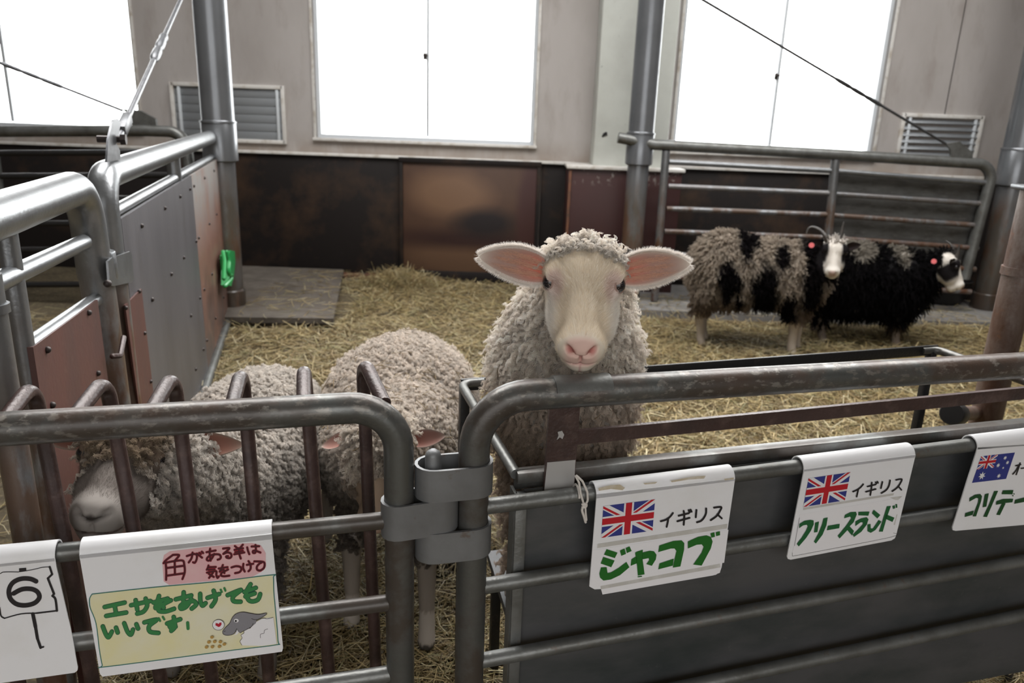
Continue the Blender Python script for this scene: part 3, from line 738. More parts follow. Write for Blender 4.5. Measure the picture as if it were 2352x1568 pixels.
# stay bracket on the rail and its rod
for of in (-.022, .022):
    q = [on_part(x, y, of) for x, y in ((241, 372), (244, 322), (255, 276), (266, 272), (273, 282), (263, 330), (271, 345), (272, 366))]
    b = MB(); b.prism(q, PN * .006); b.build('stay_bracket', M['stay'], gd)
b = MB(); p = on_part(271, 320, .03); b.tube([p - PN * .06, p + PN * .018], .011, 8); b.tube([p + PN * .008, p + PN * .024], .018, 6); b.build('bolt', M['bolt'], gd)
ra, rb = on_part(272, 318, .004), on_part(422, -16, .004)
s = thing('stay_rod', 'galvanized stay rod with a turnbuckle rising from the boarded gate', 'stay rod', ra)
b = MB(); b.tube([ra, rb], .0105, 12); b.build('rod', M['stay'], s)
f = lambda y: (318 - y) / 334.0
b = MB(); P = [ra + (rb - ra) * f(y) for y in (180, 176, 172, 160, 157, 152, 149, 137, 134, 126, 123, 119)]
b.tube(P, [.012, .018, .02, .02, .016, .016, .02, .02, .016, .02, .018, .012], 14); b.build('turnbuckle', M['stay'], s)
b = MB(); b.box(ra + (rb - ra) * .06, norm(rb - ra) * .07, PN * .014, np.cross(norm(rb - ra), PN) * .02, bev=.004); b.build('clevis', M['stay'], s)

# green plastic clip on the far end of the boarded gate
gq = on_part(516, 618, .06)
gr = thing('feed_clip', 'bright green plastic strap clip hooked on the far end of the boarded gate', 'clip', gq)
def gp_(x, y, o=.06): return on_part(x, y, o)
b = MB(); b.prism([gp_(505, 588), (gp_(512, 575)), gp_(522, 577), gp_(524, 600), gp_(520, 632), gp_(513, 658), gp_(508, 655), gp_(508, 620)], PN * .05); b.build('clip_body', M['green_plastic'], gr)
b = MB()
b.tube(fillet([gp_(520, 578, .13), gp_(526, 600, .14), gp_(524, 630, .14), gp_(536, 634, .14), gp_(527, 646, .14), gp_(516, 657, .13)], .03, 4), .012, 8, round_cap=True)
b.tube(fillet([gp_(512, 578, .12), gp_(516, 600, .13), gp_(514, 640, .13)], .03, 4), .012, 8, round_cap=True)
b.build('clip_strap', M['green_plastic'], gr)

# black rubber tub by the far column
tp = at_z(2190, 705, .06)
tb_ = thing('feed_tub', 'black rubber feed tub under the black sheep at the right column', 'tub', (tp[0], tp[1] + .2, .06))
b = MB(); c0 = np.array([tp[0] - .02, tp[1] + .2, .06])
prof = [(.0, .0), (.15, .0), (.19, .05), (.225, .20), (.235, .21), (.225, .215), (.21, .2), (.175, .05), (.14, .02), (.0, .02)]
seg = 28; vs = []; fs_ = []
for r, z in prof:
    for k in range(seg): vs.append(c0 + np.array([r * math.cos(2 * math.pi * k / seg), r * math.sin(2 * math.pi * k / seg), z]))
for i in range(len(prof) - 1):
    for k in range(seg): fs_.append((i * seg + k, i * seg + (k + 1) % seg, (i + 1) * seg + (k + 1) % seg, (i + 1) * seg + k))
b.add(vs, fs_); b.build('tub_bowl', M['rubber'], tb_)
# ------------------------------------------------------------------ signs hung over the fence rails
class Sign:
    """px() turns a point read off the sign into its place on the sign's upright face"""
    def __init__(self, label, outline, org, scale, s_ref, zr, face=-.0235):
        self.org, self.scale, self.face, self.lv = org, scale, face, 0
        self.poly = outline
        base = self.px(*s_ref); self.zr = zr
        self.root = thing('rail_sign', label, 'sign', base)
    def px(self, x, y, e=0.0):
        return on_fence(self.org[0] + x / self.scale, self.org[1] + y / self.scale, self.face - e)
    def board(self, left, right, bottom_pts, ztop):
        """left/right: s at rail height; bottom_pts: outline px below the fold, clockwise from the right fold end to the left"""
        b = MB(); th = .0025
        pts = [self.px(x, y) for x, y in bottom_pts]
        b.prism([p for p in pts], FN * th)
        sR, sL = fs(pts[0])[0], fs(pts[-1])[0]
        zR, zL = pts[0][2], pts[-1][2]
        rr = abs(self.face); vs = []; fs_ = []; n = 13
        for s, zq, zc in ((sL, zL, self.zr(sL)), (sR, zR, self.zr(sR))):
            prof = [(self.face, zq)] + [(-rr * math.cos(a), zc + rr * math.sin(a)) for a in np.linspace(0, math.pi * .96, n)] + [(rr * .985, zc - .02)]
            for r_ in (0, 1):
                for of, z in prof:
                    cx, cz = (0, zc)
                    if r_: 
                        if z <= zc: of2 = of + (th if of < 0 else -th); z2 = z
                        else:
                            L = math.hypot(of, z - zc); of2 = of * (L - th) / L; z2 = zc + (z - zc) * (L - th) / L
                        of, z = of2, z2
                    vs.append(fence(s, z, of))
        m = n + 2
        for i in range(m - 1):
            fs_ += [(i, i + 1, 2 * m + i + 1, 2 * m + i), (m + i, 3 * m + i, 3 * m + i + 1, m + i + 1)]
            fs_ += [(i, m + i, m + i + 1, i + 1), (2 * m + i, 2 * m + i + 1, 3 * m + i + 1, 3 * m + i)]
        fs_ += [(m - 1, 2 * m - 1, 4 * m - 1, 3 * m - 1)]
        b.add(vs, fs_)
        return b.build('plate', M['sign_white'], self.root, angle=30)
    def e(self):
        self.lv += 1; return .0003 + self.lv * .00022
    def polys(self, name, lst, mat, label=None, e=None):
        b = MB(); e = e if e is not None else self.e()
        for poly in lst:
            b.prism([self.px(x, y, e) for x, y in poly], FN * .0002)
        return b.build(name, M[mat], self.root, smooth=False, label=label)
    def strokes(self, name, lst, w, mat, label=None, e=None):
        """pen strokes with round ends, merged where they cross"""
        b = MB(); e = e if e is not None else self.e()
        A_, B_, W_ = [], [], []
        for pl in lst:
            ww = w
            if isinstance(pl[0], (int, float)): ww, pl = pl[0], pl[1:]
            P = smooth2(pl)
            for q in range(len(P) - 1): A_.append(P[q]); B_.append(P[q + 1]); W_.append(ww / 2)
        fill_strokes(b, self, np.array(A_), np.array(B_), np.array(W_), e)
        return b.build(name, M[mat], self.root, smooth=False, label=label)

def smooth2(pl):
    P = [np.asarray(p, float) for p in pl]
    if len(P) < 3: return P
    out = [P[0]]
    for i in range(len(P) - 1):
        p0 = P[max(i - 1, 0)]; p1 = P[i]; p2 = P[i + 1]; p3 = P[min(i + 2, len(P) - 1)]
        for t in (.25, .5, .75, 1.0):
            q = .5 * ((2 * p1) + (-p0 + p2) * t + (2 * p0 - 5 * p1 + 4 * p2 - p3) * t * t + (-p0 + 3 * p1 - 3 * p2 + p3) * t ** 3)
            out.append(q)
    return out
def fill_strokes(b, S, A, B, W, e):
    wm = W.max(); g = max(1.6, W.min() * 2 / 5.5)
    lo = np.minimum(A.min(0), B.min(0)) - wm - g * 2; hi = np.maximum(A.max(0), B.max(0)) + wm + g * 2
    nx, ny = (np.ceil((hi - lo) / g) + 1).astype(int)
    F = np.full((nx, ny), 1e3)
    for a, c, w in zip(A, B, W):
        i0 = np.maximum(((np.minimum(a, c) - w - g * 2 - lo) / g).astype(int), 0); i1 = np.minimum(((np.maximum(a, c) + w + g * 2 - lo) / g).astype(int) + 2, (nx, ny))
        X = lo[0] + g * np.arange(i0[0], i1[0])[:, None]; Y = lo[1] + g * np.arange(i0[1], i1[1])[None, :]
        d = c - a; h = np.clip(((X - a[0]) * d[0] + (Y - a[1]) * d[1]) / (d @ d + 1e-9), 0, 1)
        D = np.hypot(X - a[0] - h * d[0], Y - a[1] - h * d[1]) - w
        sl = (slice(i0[0], i1[0]), slice(i0[1], i1[1])); F[sl] = np.minimum(F[sl], D)
    full = (F[:-1, :-1] < 0) & (F[1:, :-1] < 0) & (F[1:, 1:] < 0) & (F[:-1, 1:] < 0)
    anyi = (F[:-1, :-1] < 0) | (F[1:, :-1] < 0) | (F[1:, 1:] < 0) | (F[:-1, 1:] < 0)
    vid = {}
    def V(x, y):
        k = (round(x, 3), round(y, 3))
        if k not in vid:
            vid[k] = len(b.v); b.v.append(tuple(S.px(x, y, e)))
        return vid[k]
    for i, j in np.argwhere(anyi):
        cs = [(i, j), (i + 1, j), (i + 1, j + 1), (i, j + 1)]
        if full[i, j]: f = [V(lo[0] + g * q, lo[1] + g * r) for q, r in cs]
        else:
            f = []
            for k in range(4):
                q, r = cs[k], cs[(k + 1) % 4]; fa, fb_ = F[q], F[r]
                if fa < 0: f.append(V(lo[0] + g * q[0], lo[1] + g * q[1]))
                if (fa < 0) != (fb_ < 0):
                    t = fa / (fa - fb_); f.append(V(lo[0] + g * (q[0] + (r[0] - q[0]) * t), lo[1] + g * (q[1] + (r[1] - q[1]) * t)))
            f = list(dict.fromkeys(f))
        if len(f) > 2: b.f.append(tuple(f)); b.mi.append(0)

def clip_poly(poly, rect):
    x0, y0, x1, y1 = rect
    for ax, lim, sg in ((0, x0, 1), (0, x1, -1), (1, y0, 1), (1, y1, -1)):
        out = []
        for i in range(len(poly)):
            a, c = poly[i - 1], poly[i]
            da, dc = sg * (a[ax] - lim), sg * (c[ax] - lim)
            if (da >= 0) != (dc >= 0):
                t = da / (da - dc); out.append((a[0] + (c[0] - a[0]) * t, a[1] + (c[1] - a[1]) * t))
            if dc >= 0: out.append(c)
        poly = out
        if not poly: return []
    return poly
def quad_map(c):
    tl, tr, br, bl = [np.asarray(q, float) for q in c]
    return lambda u, v: tuple((tl * (1 - u) + tr * u) * (1 - v) + (bl * (1 - u) + br * u) * v)
def union_flag(S, corners, name='flag', asp=1.63):
    f = quad_map(corners); W_, H_ = asp, 1.0
    mp = lambda poly: [f(x / W_, y / H_) for x, y in poly]
    L = math.hypot(W_, H_); nx, ny = H_ / L, W_ / L
    def band(p, q, o0, o1):
        d = ((q[0] - p[0]), (q[1] - p[1])); l = math.hypot(*d); d = (d[0] / l, d[1] / l); n_ = (-d[1], d[0])
        p = (p[0] - d[0] * .3, p[1] - d[1] * .3); q = (q[0] + d[0] * .0, q[1] + d[1] * .0)
        return [(p[0] + n_[0] * o0, p[1] + n_[1] * o0), (q[0] + n_[0] * o0, q[1] + n_[1] * o0), (q[0] + n_[0] * o1, q[1] + n_[1] * o1), (p[0] + n_[0] * o1, p[1] + n_[1] * o1)]
    full = (0, 0, W_, H_); C_ = (W_ / 2, H_ / 2)
    cs = [(0, 0), (W_, 0), (W_, H_), (0, H_)]
    S.polys(name + '_blue_field', [mp([(0, 0), (W_, 0), (W_, H_), (0, H_)])], 'flag_blue')
    S.polys(name + '_white_saltire', [mp(clip_poly(band(c, C_, -.10, .10), full)) for c in cs], 'flag_white')
    S.polys(name + '_red_saltire', [mp(clip_poly(band(c, C_, 0.0, .066), full)) for c in cs], 'flag_red')
    cw, cr = .155, .098
    plus = lambda c: mp([(0, .5 - c), (W_ / 2 - c, .5 - c), (W_ / 2 - c, 0), (W_ / 2 + c, 0), (W_ / 2 + c, .5 - c), (W_, .5 - c), (W_, .5 + c), (W_ / 2 + c, .5 + c), (W_ / 2 + c, 1), (W_ / 2 - c, 1), (W_ / 2 - c, .5 + c), (0, .5 + c)])
    S.polys(name + '_white_cross', [plus(cw)], 'flag_white')
    S.polys(name + '_red_cross', [plus(cr)], 'flag_red')

zB = lambda s: .783 + .033 * s
zA = lambda s: .7705
# --- sign 1 on the right fence
S = Sign('white hanging sign with a Union flag and four thick green letters, nearest the gate hinge', None, (1340, 1070), 5.228, (900, 1400), zB)
S.board(None, None, [(1822, 150), (1738, 720), (1660, 1215), (1640, 1270), (1590, 1305), (640, 1452), (135, 1480), (72, 1445), (160, 340)], None)
S.polys('taped_flap', [[(1742, 765), (1690, 1160), (1655, 1165), (1640, 1280), (1560, 1312), (230, 1542), (205, 1455), (85, 1440), (108, 1010)]], 'paper_white', 'paper strip taped over the lower half')
S.polys('tape', [[(170, 935), (1730, 695), (1722, 750), (165, 985)], [(205, 1440), (1640, 1170), (1650, 1215), (210, 1480)]], 'tape', 'yellowed tape strip')
e_ = S.e()
for q in [[(180, 265), (330, 228), (440, 222), (500, 262), (470, 290), (330, 275), (185, 298)], [(1050, 178), (1300, 128), (1470, 115), (1450, 150), (1250, 165), (1060, 195)], [(720, 205), (890, 190), (860, 212), (740, 222)], [(1690, 155), (1810, 140), (1800, 160), (1700, 172)]]:
    S.polys('glue_stain', [q], 'stain', e=e_)
union_flag(S, [(240, 482), (862, 400), (830, 776), (213, 863)])
S.strokes('country_lettering', [[(1075, 565), (1040, 610), (990, 645), (930, 663)], [(1020, 628), (1012, 680), (1000, 730)], [(1145, 597), (1265, 567)], [(1130, 663), (1275, 623)], [(1205, 540), (1212, 600), (1205, 705)], [(1265, 530), (1277, 556)], [(1288, 524), (1300, 548)], [(1358, 528), (1350, 615)], [(1475, 510), (1472, 570), (1445, 625), (1410, 660), (1365, 675)], [(1570, 500), (1655, 493), (1640, 540), (1600, 600), (1530, 650)], [(1610, 580), (1662, 628)]], 23, 'ink_black')
S.polys('breed_lettering', [
    [(280, 998), (410, 1040), (378, 1105), (248, 1065)], [(240, 1092), (375, 1135), (335, 1215), (208, 1170)],
    [(440, 1015), (495, 990), (512, 1055), (455, 1078)], [(508, 985), (555, 965), (580, 1020), (522, 1045)],
    [(212, 1218), (280, 1216), (290, 1285), (330, 1278), (420, 1225), (517, 1152), (553, 1215), (440, 1310), (330, 1362), (240, 1375), (200, 1340), (192, 1290)],
    [(578, 1120), (622, 1092), (640, 1092), (645, 1166), (568, 1198)], [(622, 1040), (640, 1030), (714, 1005), (710, 1110), (722, 1200), (735, 1300), (655, 1315), (645, 1200), (630, 1100)],
    [(706, 1040), (800, 1018), (850, 1025), (878, 1065), (870, 1120), (822, 1198), (757, 1178), (790, 1130), (785, 1105), (706, 1120)], [(655, 1325), (705, 1318), (703, 1330), (652, 1336)],
    [(912, 955), (1080, 900), (1180, 893), (1212, 925), (1210, 1000), (1165, 1205), (1075, 1220), (1090, 1140), (1118, 1020), (1095, 990), (1050, 990), (900, 1033)], [(915, 1170), (1085, 1113), (1075, 1195), (900, 1240)],
    [(1255, 905), (1380, 850), (1480, 832), (1530, 850), (1553, 905), (1530, 990), (1420, 1195), (1320, 1183), (1420, 1040), (1445, 970), (1420, 940), (1360, 945), (1255, 990)],
    [(1525, 810), (1575, 795), (1580, 850), (1538, 860)], [(1590, 795), (1640, 783), (1642, 830), (1595, 842)]], 'marker_green')
# --- sign 2
S = Sign('white sign with a Union flag and slim green brush letters, second on the right fence', None, (1800, 1010), 5.6, (900, 1400), zB)
S.board(None, None, [(1698, 190), (1450, 1215), (1430, 1265), (1385, 1292), (90, 1540), (55, 1530), (44, 1500), (265, 380)], None)
S.polys('taped_flap', [[(1520, 740), (1410, 1235), (1390, 1250), (130, 1490), (105, 1480), (205, 960)]], 'paper_white', 'paper strip taped over the lower half')
S.polys('tape', [[(255, 872), (1420, 685), (1410, 712), (250, 902)], [(1370, 742), (1525, 722), (1470, 775), (1430, 770)], [(1452, 960), (1465, 955), (1430, 1095), (1415, 1090)]], 'tape', 'yellowed tape strip')
S.strokes('pen_outline', [[4, (115, 1495), (1360, 1255), (1412, 1195)], [4, (112, 1450), (112, 1490)], [4, (205, 1000), (140, 1360)]], 4, 'bolt')
union_flag(S, [(322, 494), (862, 415), (788, 778), (252, 863)])
S.strokes('country_lettering', [[(1025, 570), (985, 615), (940, 645), (893, 665)], [(962, 635), (940, 730)], [(1080, 600), (1185, 573)], [(1060, 668), (1185, 632)], [(1135, 548), (1130, 620), (1115, 710)], [(1185, 545), (1195, 560)], [(1208, 537), (1215, 553)], [(1272, 540), (1252, 622)], [(1370, 520), (1355, 590), (1320, 645), (1258, 685)], [(1447, 515), (1520, 505), (1500, 560), (1460, 615), (1398, 660)], [(1478, 600), (1515, 642)]], 20, 'ink_black')
S.polys('breed_lettering', [
    [(205, 1080), (270, 1040), (345, 1028), (385, 1035), (388, 1085), (350, 1170), (290, 1260), (195, 1370), (170, 1338), (230, 1260), (290, 1165), (312, 1110), (295, 1090), (250, 1100), (200, 1135)],
    [(407, 1065), (455, 1050), (435, 1185), (392, 1190)], [(515, 1010), (568, 997), (550, 1100), (500, 1220), (415, 1332), (390, 1310), (450, 1200), (490, 1100)], [(572, 1105), (722, 1080), (715, 1135), (558, 1162)],
    [(790, 965), (860, 930), (930, 925), (942, 955), (900, 1060), (850, 1110), (905, 1170), (880, 1230), (820, 1160), (720, 1268), (697, 1235), (800, 1110), (870, 1010), (855, 985), (780, 1008)],
    [(965, 925), (1105, 922), (1090, 975), (962, 970)], [(925, 1050), (1000, 1010), (1070, 995), (1092, 1020), (1070, 1090), (1000, 1180), (905, 1248), (890, 1220), (960, 1150), (1020, 1085), (1020, 1060), (990, 1060), (922, 1108)],
    [(1160, 898), (1245, 965), (1205, 1010), (1138, 945)], [(1080, 1090), (1118, 1080), (1120, 1140), (1150, 1140), (1225, 1030), (1260, 1050), (1180, 1160), (1120, 1195), (1080, 1175)],
    [(1330, 855), (1380, 850), (1330, 990), (1275, 1180), (1228, 1180), (1270, 1050)], [(1315, 955), (1425, 1000), (1400, 1055), (1300, 1010)], [(1402, 850), (1430, 840), (1435, 880), (1408, 887)], [(1440, 828), (1460, 825), (1463, 870), (1445, 875)]], 'marker_teal')
# --- sign 3, cut by the right edge
S = Sign('white hanging sign with a blue star flag at the right edge of the fence', None, (2150, 970), 6.03, (900, 1400), zB)
S.board(None, None, [(2330, 235), (2230, 600), (2020, 1320), (1980, 1350), (270, 1500), (232, 1490), (228, 1450), (580, 345)], None)
fq = [(627, 468), (1093, 415), (970, 780), (498, 836)]
S.polys('flag_blue_ground', [fq], 'flag_blue')
f = quad_map(fq)
union_flag(S, [f(0, 0), f(.5, 0), f(.5, .5), f(0, .5)], 'canton', 1.5)
def star(cx, cy, r, k=7, sk=(.18, -.12)):
    out = []
    for i in range(2 * k):
        a = math.pi * i / k - math.pi / 2; q = r if i % 2 == 0 else r * .45
        x, y = q * math.cos(a), q * math.sin(a) * 1.15
        out.append((cx + x - y * .25, cy + y - x * .1))
    return out
S.polys('flag_stars', [star(637, 738, 50), star(870, 740, 29), star(861, 593, 28), star(958, 490, 26), star(990, 555, 25), star(930, 629, 16, 5)], 'flag_white')
S.strokes('country_lettering', [[(1105, 600), (1175, 582)], [(1167, 560), (1142, 640), (1112, 722)], [(1140, 610), (1105, 670), (1065, 716)], [(1182, 636), (1290, 622)]], 17, 'ink_black')
S.polys('breed_lettering', [
    [(470, 1045), (545, 1000), (615, 990), (638, 1020), (625, 1090), (555, 1300), (510, 1300), (585, 1110), (590, 1050), (555, 1045), (463, 1095)], [(410, 1255), (525, 1220), (505, 1280), (400, 1308)],
    [(680, 995), (732, 980), (697, 1165), (648, 1175)], [(810, 950), (860, 947), (800, 1090), (705, 1310), (658, 1305), (740, 1130)],
    [(930, 940), (1073, 935), (1058, 995), (912, 993)], [(840, 1090), (930, 1060), (1070, 1055), (1058, 1105), (960, 1115), (832, 1140)], [(920, 1112), (965, 1120), (885, 1283), (840, 1278)],
    [(1070, 985), (1082, 978), (1092, 992), (1080, 1000)], [(1054, 1010), (1068, 1003), (1076, 1016), (1064, 1025)],
    [(1100, 1072), (1218, 1040), (1320, 1028), (1310, 1084), (1085, 1126)]], 'marker_dark_green')
# --- the hand-drawn sign on the feeding gate
S = Sign('wide hand-drawn sign with a yellow panel and green lettering on the feeding gate', None, (180, 1190), 4.148, (1000, 1480), zA)
S.board(None, None, [(1842, 150), (1950, 1235), (1940, 1270), (230, 1508), (205, 1480), (8, 350)], None)
ar = .0
pink = [(800, 420), (815, 350), (870, 315), (1250, 268), (1650, 235), (1740, 258), (1785, 330), (1785, 450), (1745, 510), (1650, 560), (865, 634), (812, 600)]
S.polys('pink_panel', [pink], 'paper_pink', 'pink panel behind the red writing')
yel = [(112, 745), (165, 715), (740, 655), (1300, 605), (1850, 540), (1862, 700), (1905, 1180), (1888, 1205), (1500, 1250), (900, 1330), (235, 1412), (205, 1320), (168, 1000), (118, 860)]
S.polys('yellow_panel', [yel], 'paper_yellow', 'yellow panel behind the green writing')
S.strokes('panel_border', [[(130, 722), (740, 655), (1300, 605), (1835, 540), (1858, 560), (1862, 700), (1880, 900), (1902, 1170), (1885, 1205), (1500, 1252), (900, 1332), (240, 1416), (228, 1400), (200, 1250), (168, 1000), (112, 850), (106, 770), (130, 722)]], 9, 'border_teal')
red = [[(310, 372), (180, 470), (130, 530)], [(310, 370), (430, 372), (385, 440), (340, 490)], [(172, 520), (182, 680), (180, 850)], [(172, 520), (350, 488), (500, 480), (530, 560), (540, 700), (495, 835)], [(345, 490), (350, 750)], [(200, 622), (515, 580)], [(200, 770), (525, 725)],
       [(580, 392), (715, 352), (770, 375), (770, 450), (738, 518), (700, 512)], [(690, 325), (672, 430), (617, 515)], [(775, 345), (872, 422)], [(822, 330), (850, 352)], [(868, 308), (895, 335)],
       [(960, 318), (1135, 285)], [(1030, 250), (1020, 330), (1028, 400), (1040, 480)], [(1110, 350), (1060, 440), (1000, 480), (965, 455), (1000, 400), (1100, 362), (1200, 362), (1235, 405), (1220, 445), (1175, 462)],
       [(1280, 248), (1400, 238), (1345, 300), (1285, 350), (1360, 322), (1430, 345), (1440, 400), (1405, 432), (1350, 422), (1340, 398), (1375, 392)],
       [(1508, 200), (1555, 240)], [(1660, 172), (1612, 232)], [(1500, 272), (1665, 242)], [(1515, 318), (1660, 290)], [(1495, 358), (1690, 322)], [(1582, 240), (1592, 350), (1620, 440)],
       [(1745, 225), (1760, 290), (1785, 355)], [(1830, 208), (1975, 202)], [(1905, 178), (1912, 260), (1900, 328), (1858, 328), (1860, 292), (1910, 290), (2000, 325)],
       [(998, 575), (985, 620), (965, 655)], [(990, 608), (1138, 603)], [(995, 655), (1115, 648)], [(968, 712), (1140, 682), (1148, 750), (1170, 812), (1198, 785)], [(1085, 712), (1010, 812)], [(1005, 735), (1100, 795)],
       [(1195, 632), (1365, 606)], [(1275, 565), (1245, 640), (1215, 692), (1285, 652), (1305, 720)], [(1375, 652), (1260, 712), (1240, 765), (1300, 782), (1400, 770)],
       [(1442, 612), (1530, 588), (1610, 602), (1632, 650), (1595, 702), (1512, 722)],
       [(1672, 542), (1665, 620), (1697, 690)], [(1738, 562), (1862, 540)], [(1770, 490), (1808, 560), (1808, 640), (1770, 685)],
       [(1882, 495), (1980, 497), (2065, 510), (2082, 560), (2060, 630), (1990, 672), (1935, 650), (1935, 590), (1985, 535), (2020, 520)]]
ox, oy = (360 - 180) * 4.148, (1230 - 1190) * 4.148; kk = 4.148 / 8.4
red = [[(x * kk + ox, y * kk + oy) for x, y in q] for q in red]
S.strokes('warning_lettering', red, 23, 'marker_red')
S.strokes('warning_lettering_core', red, 14, 'marker_red_core', 'dark inner line of the red lettering')
grn = [[(250, 845), (440, 803)], [(345, 830), (360, 915)], [(265, 930), (455, 898)],
       [(502, 828), (685, 788)], [(545, 780), (560, 868)], [(640, 765), (655, 830), (620, 888), (560, 908)],
       [(715, 802), (850, 765)], [(768, 740), (750, 800), (735, 855), (790, 815), (812, 850)], [(880, 782), (785, 835), (765, 880), (830, 888), (912, 862)],
       [(928, 772), (1075, 735)], [(1003, 705), (1000, 780), (1012, 848)], [(1075, 770), (1030, 840), (978, 862), (975, 830), (1030, 800), (1100, 790), (1122, 822), (1080, 860)],
       [(1160, 720), (1163, 790), (1182, 832), (1212, 808)], [(1230, 758), (1340, 722)], [(1288, 690), (1308, 770), (1268, 838)], [20, (1355, 680), (1366, 702)], [20, (1390, 665), (1400, 690)],
       [(1422, 732), (1548, 682), (1475, 745), (1480, 790), (1545, 795)],
       [(1640, 628), (1602, 700), (1615, 770), (1655, 792), (1710, 775), (1732, 722)], [(1582, 702), (1690, 662)], [(1592, 745), (1680, 715)],
       [(232, 1030), (262, 1105), (288, 1132), (318, 1080)], [(358, 1042), (374, 1088)], [(436, 1000), (468, 1080), (500, 1108), (520, 1060)], [(552, 1010), (568, 1050)],
       [(628, 992), (745, 966), (675, 1025), (682, 1080), (762, 1092)], [20, (765, 952), (778, 978)], [20, (803, 938), (818, 964)],
       [(845, 1002), (970, 962)], [(908, 940), (920, 1030), (885, 1072)], [(910, 1005), (870, 1022), (888, 1048), (925, 1032)], [30, (1040, 995), (1045, 1050)]]
S.strokes('green_lettering_outline', grn, 44, 'pencil_green_edge', 'dark green outline of the lettering')
S.strokes('green_lettering', grn, 34, 'pencil_green')
# drawing of a grazing sheep, its thought bubble and feed
wool = [(1560, 1210), (1540, 1170), (1558, 1140), (1550, 1110), (1580, 1090), (1580, 1060), (1640, 1045), (1690, 990), (1740, 960), (1800, 948), (1858, 945), (1870, 1040), (1890, 1195), (1750, 1215)]
S.polys('drawn_wool', [wool], 'paper_white', 'white wool of the drawn sheep')
S.strokes('drawn_wool_line', [[(1700, 975), (1760, 950), (1800, 958), (1855, 944)], [(1690, 990), (1700, 970)], [(1640, 1045), (1580, 1062), (1578, 1092), (1550, 1112), (1560, 1140), (1540, 1172), (1558, 1208)], [(1805, 1053), (1775, 1065), (1768, 1095)], [(1768, 1095), (1735, 1105), (1735, 1140)]], 4, 'bolt')
S.polys('drawn_head', [[(1375, 1075), (1400, 1040), (1440, 1000), (1470, 940), (1510, 905), (1570, 893), (1640, 905), (1715, 915), (1790, 902), (1780, 925), (1700, 965), (1690, 1000), (1640, 1040), (1570, 1070), (1540, 1090), (1510, 1075), (1470, 1105), (1410, 1115), (1378, 1100)]], 'pencil_grey', 'grey pencilled head of the drawn sheep')
S.strokes('drawn_head_line', [[(1375, 1075), (1400, 1040), (1440, 1000), (1470, 940), (1510, 905), (1570, 893), (1640, 905), (1715, 915), (1790, 902), (1780, 925), (1700, 965), (1650, 955)], [(1375, 1075), (1380, 1102), (1420, 1115), (1480, 1100), (1510, 1050)], [(1540, 1092), (1600, 1060), (1650, 1030), (1665, 1000)], [(1388, 1078), (1400, 1072)]], 5, 'bolt')
circ = lambda x, y, r, r2=None: [(x + r * math.cos(a), y + (r2 or r) * math.sin(a)) for a in np.linspace(0, 2 * math.pi, 17)[:-1]]
S.polys('drawn_bubble', [circ(1334, 1015, 56, 50)], 'paper_white')
S.strokes('drawn_bubble_line', [circ(1334, 1015, 56, 50) + [(1390, 1015)]], 4, 'bolt')
S.polys('drawn_heart', [[(1335, 1035), (1305, 1018), (1308, 998), (1326, 1000), (1336, 1008), (1346, 993), (1362, 992), (1364, 1012), (1350, 1030)]], 'heart_red')
S.polys('drawn_eye', [circ(1505, 974, 23, 18)], 'paper_white')
S.polys('drawn_pupil', [circ(1500, 978, 10)], 'ink_black')
S.polys('drawn_mouth', [[(1512, 1062), (1528, 1085), (1512, 1105), (1480, 1112), (1500, 1095)]], 'paper_white')
S.polys('drawn_feed', [circ(x, y, 17, 14) for x, y in ((1272, 1133), (1243, 1180), (1298, 1175), (1352, 1177), (1390, 1200), (1220, 1228), (1276, 1225), (1343, 1222))], 'pellet_tan')
# --- number sign, cut by the left edge
S = Sign('white sign with a big black number six, at the left end of the feeding gate', None, (0, 1240), 4.78, (200, 1500), zA)
S.board(None, None, [(598, 200), (680, 560), (775, 980), (855, 1400), (850, 1430), (820, 1455), (-500, 1640), (-640, 330)], None)
S.strokes('number', [[(395, 452), (330, 425), (230, 425), (140, 468), (97, 550), (112, 640), (180, 702), (280, 716), (380, 690), (432, 630), (410, 568), (340, 536), (240, 540), (150, 585)]], 52, 'ink_black')
S.strokes('drawn_frame', [[9, (-140, 390), (0, 368), (40, 350), (200, 350)], [9, (200, 350), (300, 335), (400, 315), (470, 298), (545, 294)], [24, (545, 295), (572, 375)], [24, (572, 375), (525, 420)], [26, (525, 420), (592, 590)], [24, (592, 590), (575, 612)], [26, (575, 612), (608, 650), (624, 775)], [18, (624, 775), (400, 802)], [14, (400, 802), (230, 810), (50, 858)], [16, (50, 858), (10, 830), (-5, 740)]], 14, 'ink_black')
S.strokes('drawn_post', [[40, (360, 812), (388, 950)], [34, (388, 950), (410, 1080)], [30, (410, 1080), (445, 1180)], [20, (440, 1182), (475, 1172)]], 36, 'ink_black')
S.polys('drawn_peg', [[(208, 310), (285, 305), (287, 338), (210, 343)]], 'ink_black')
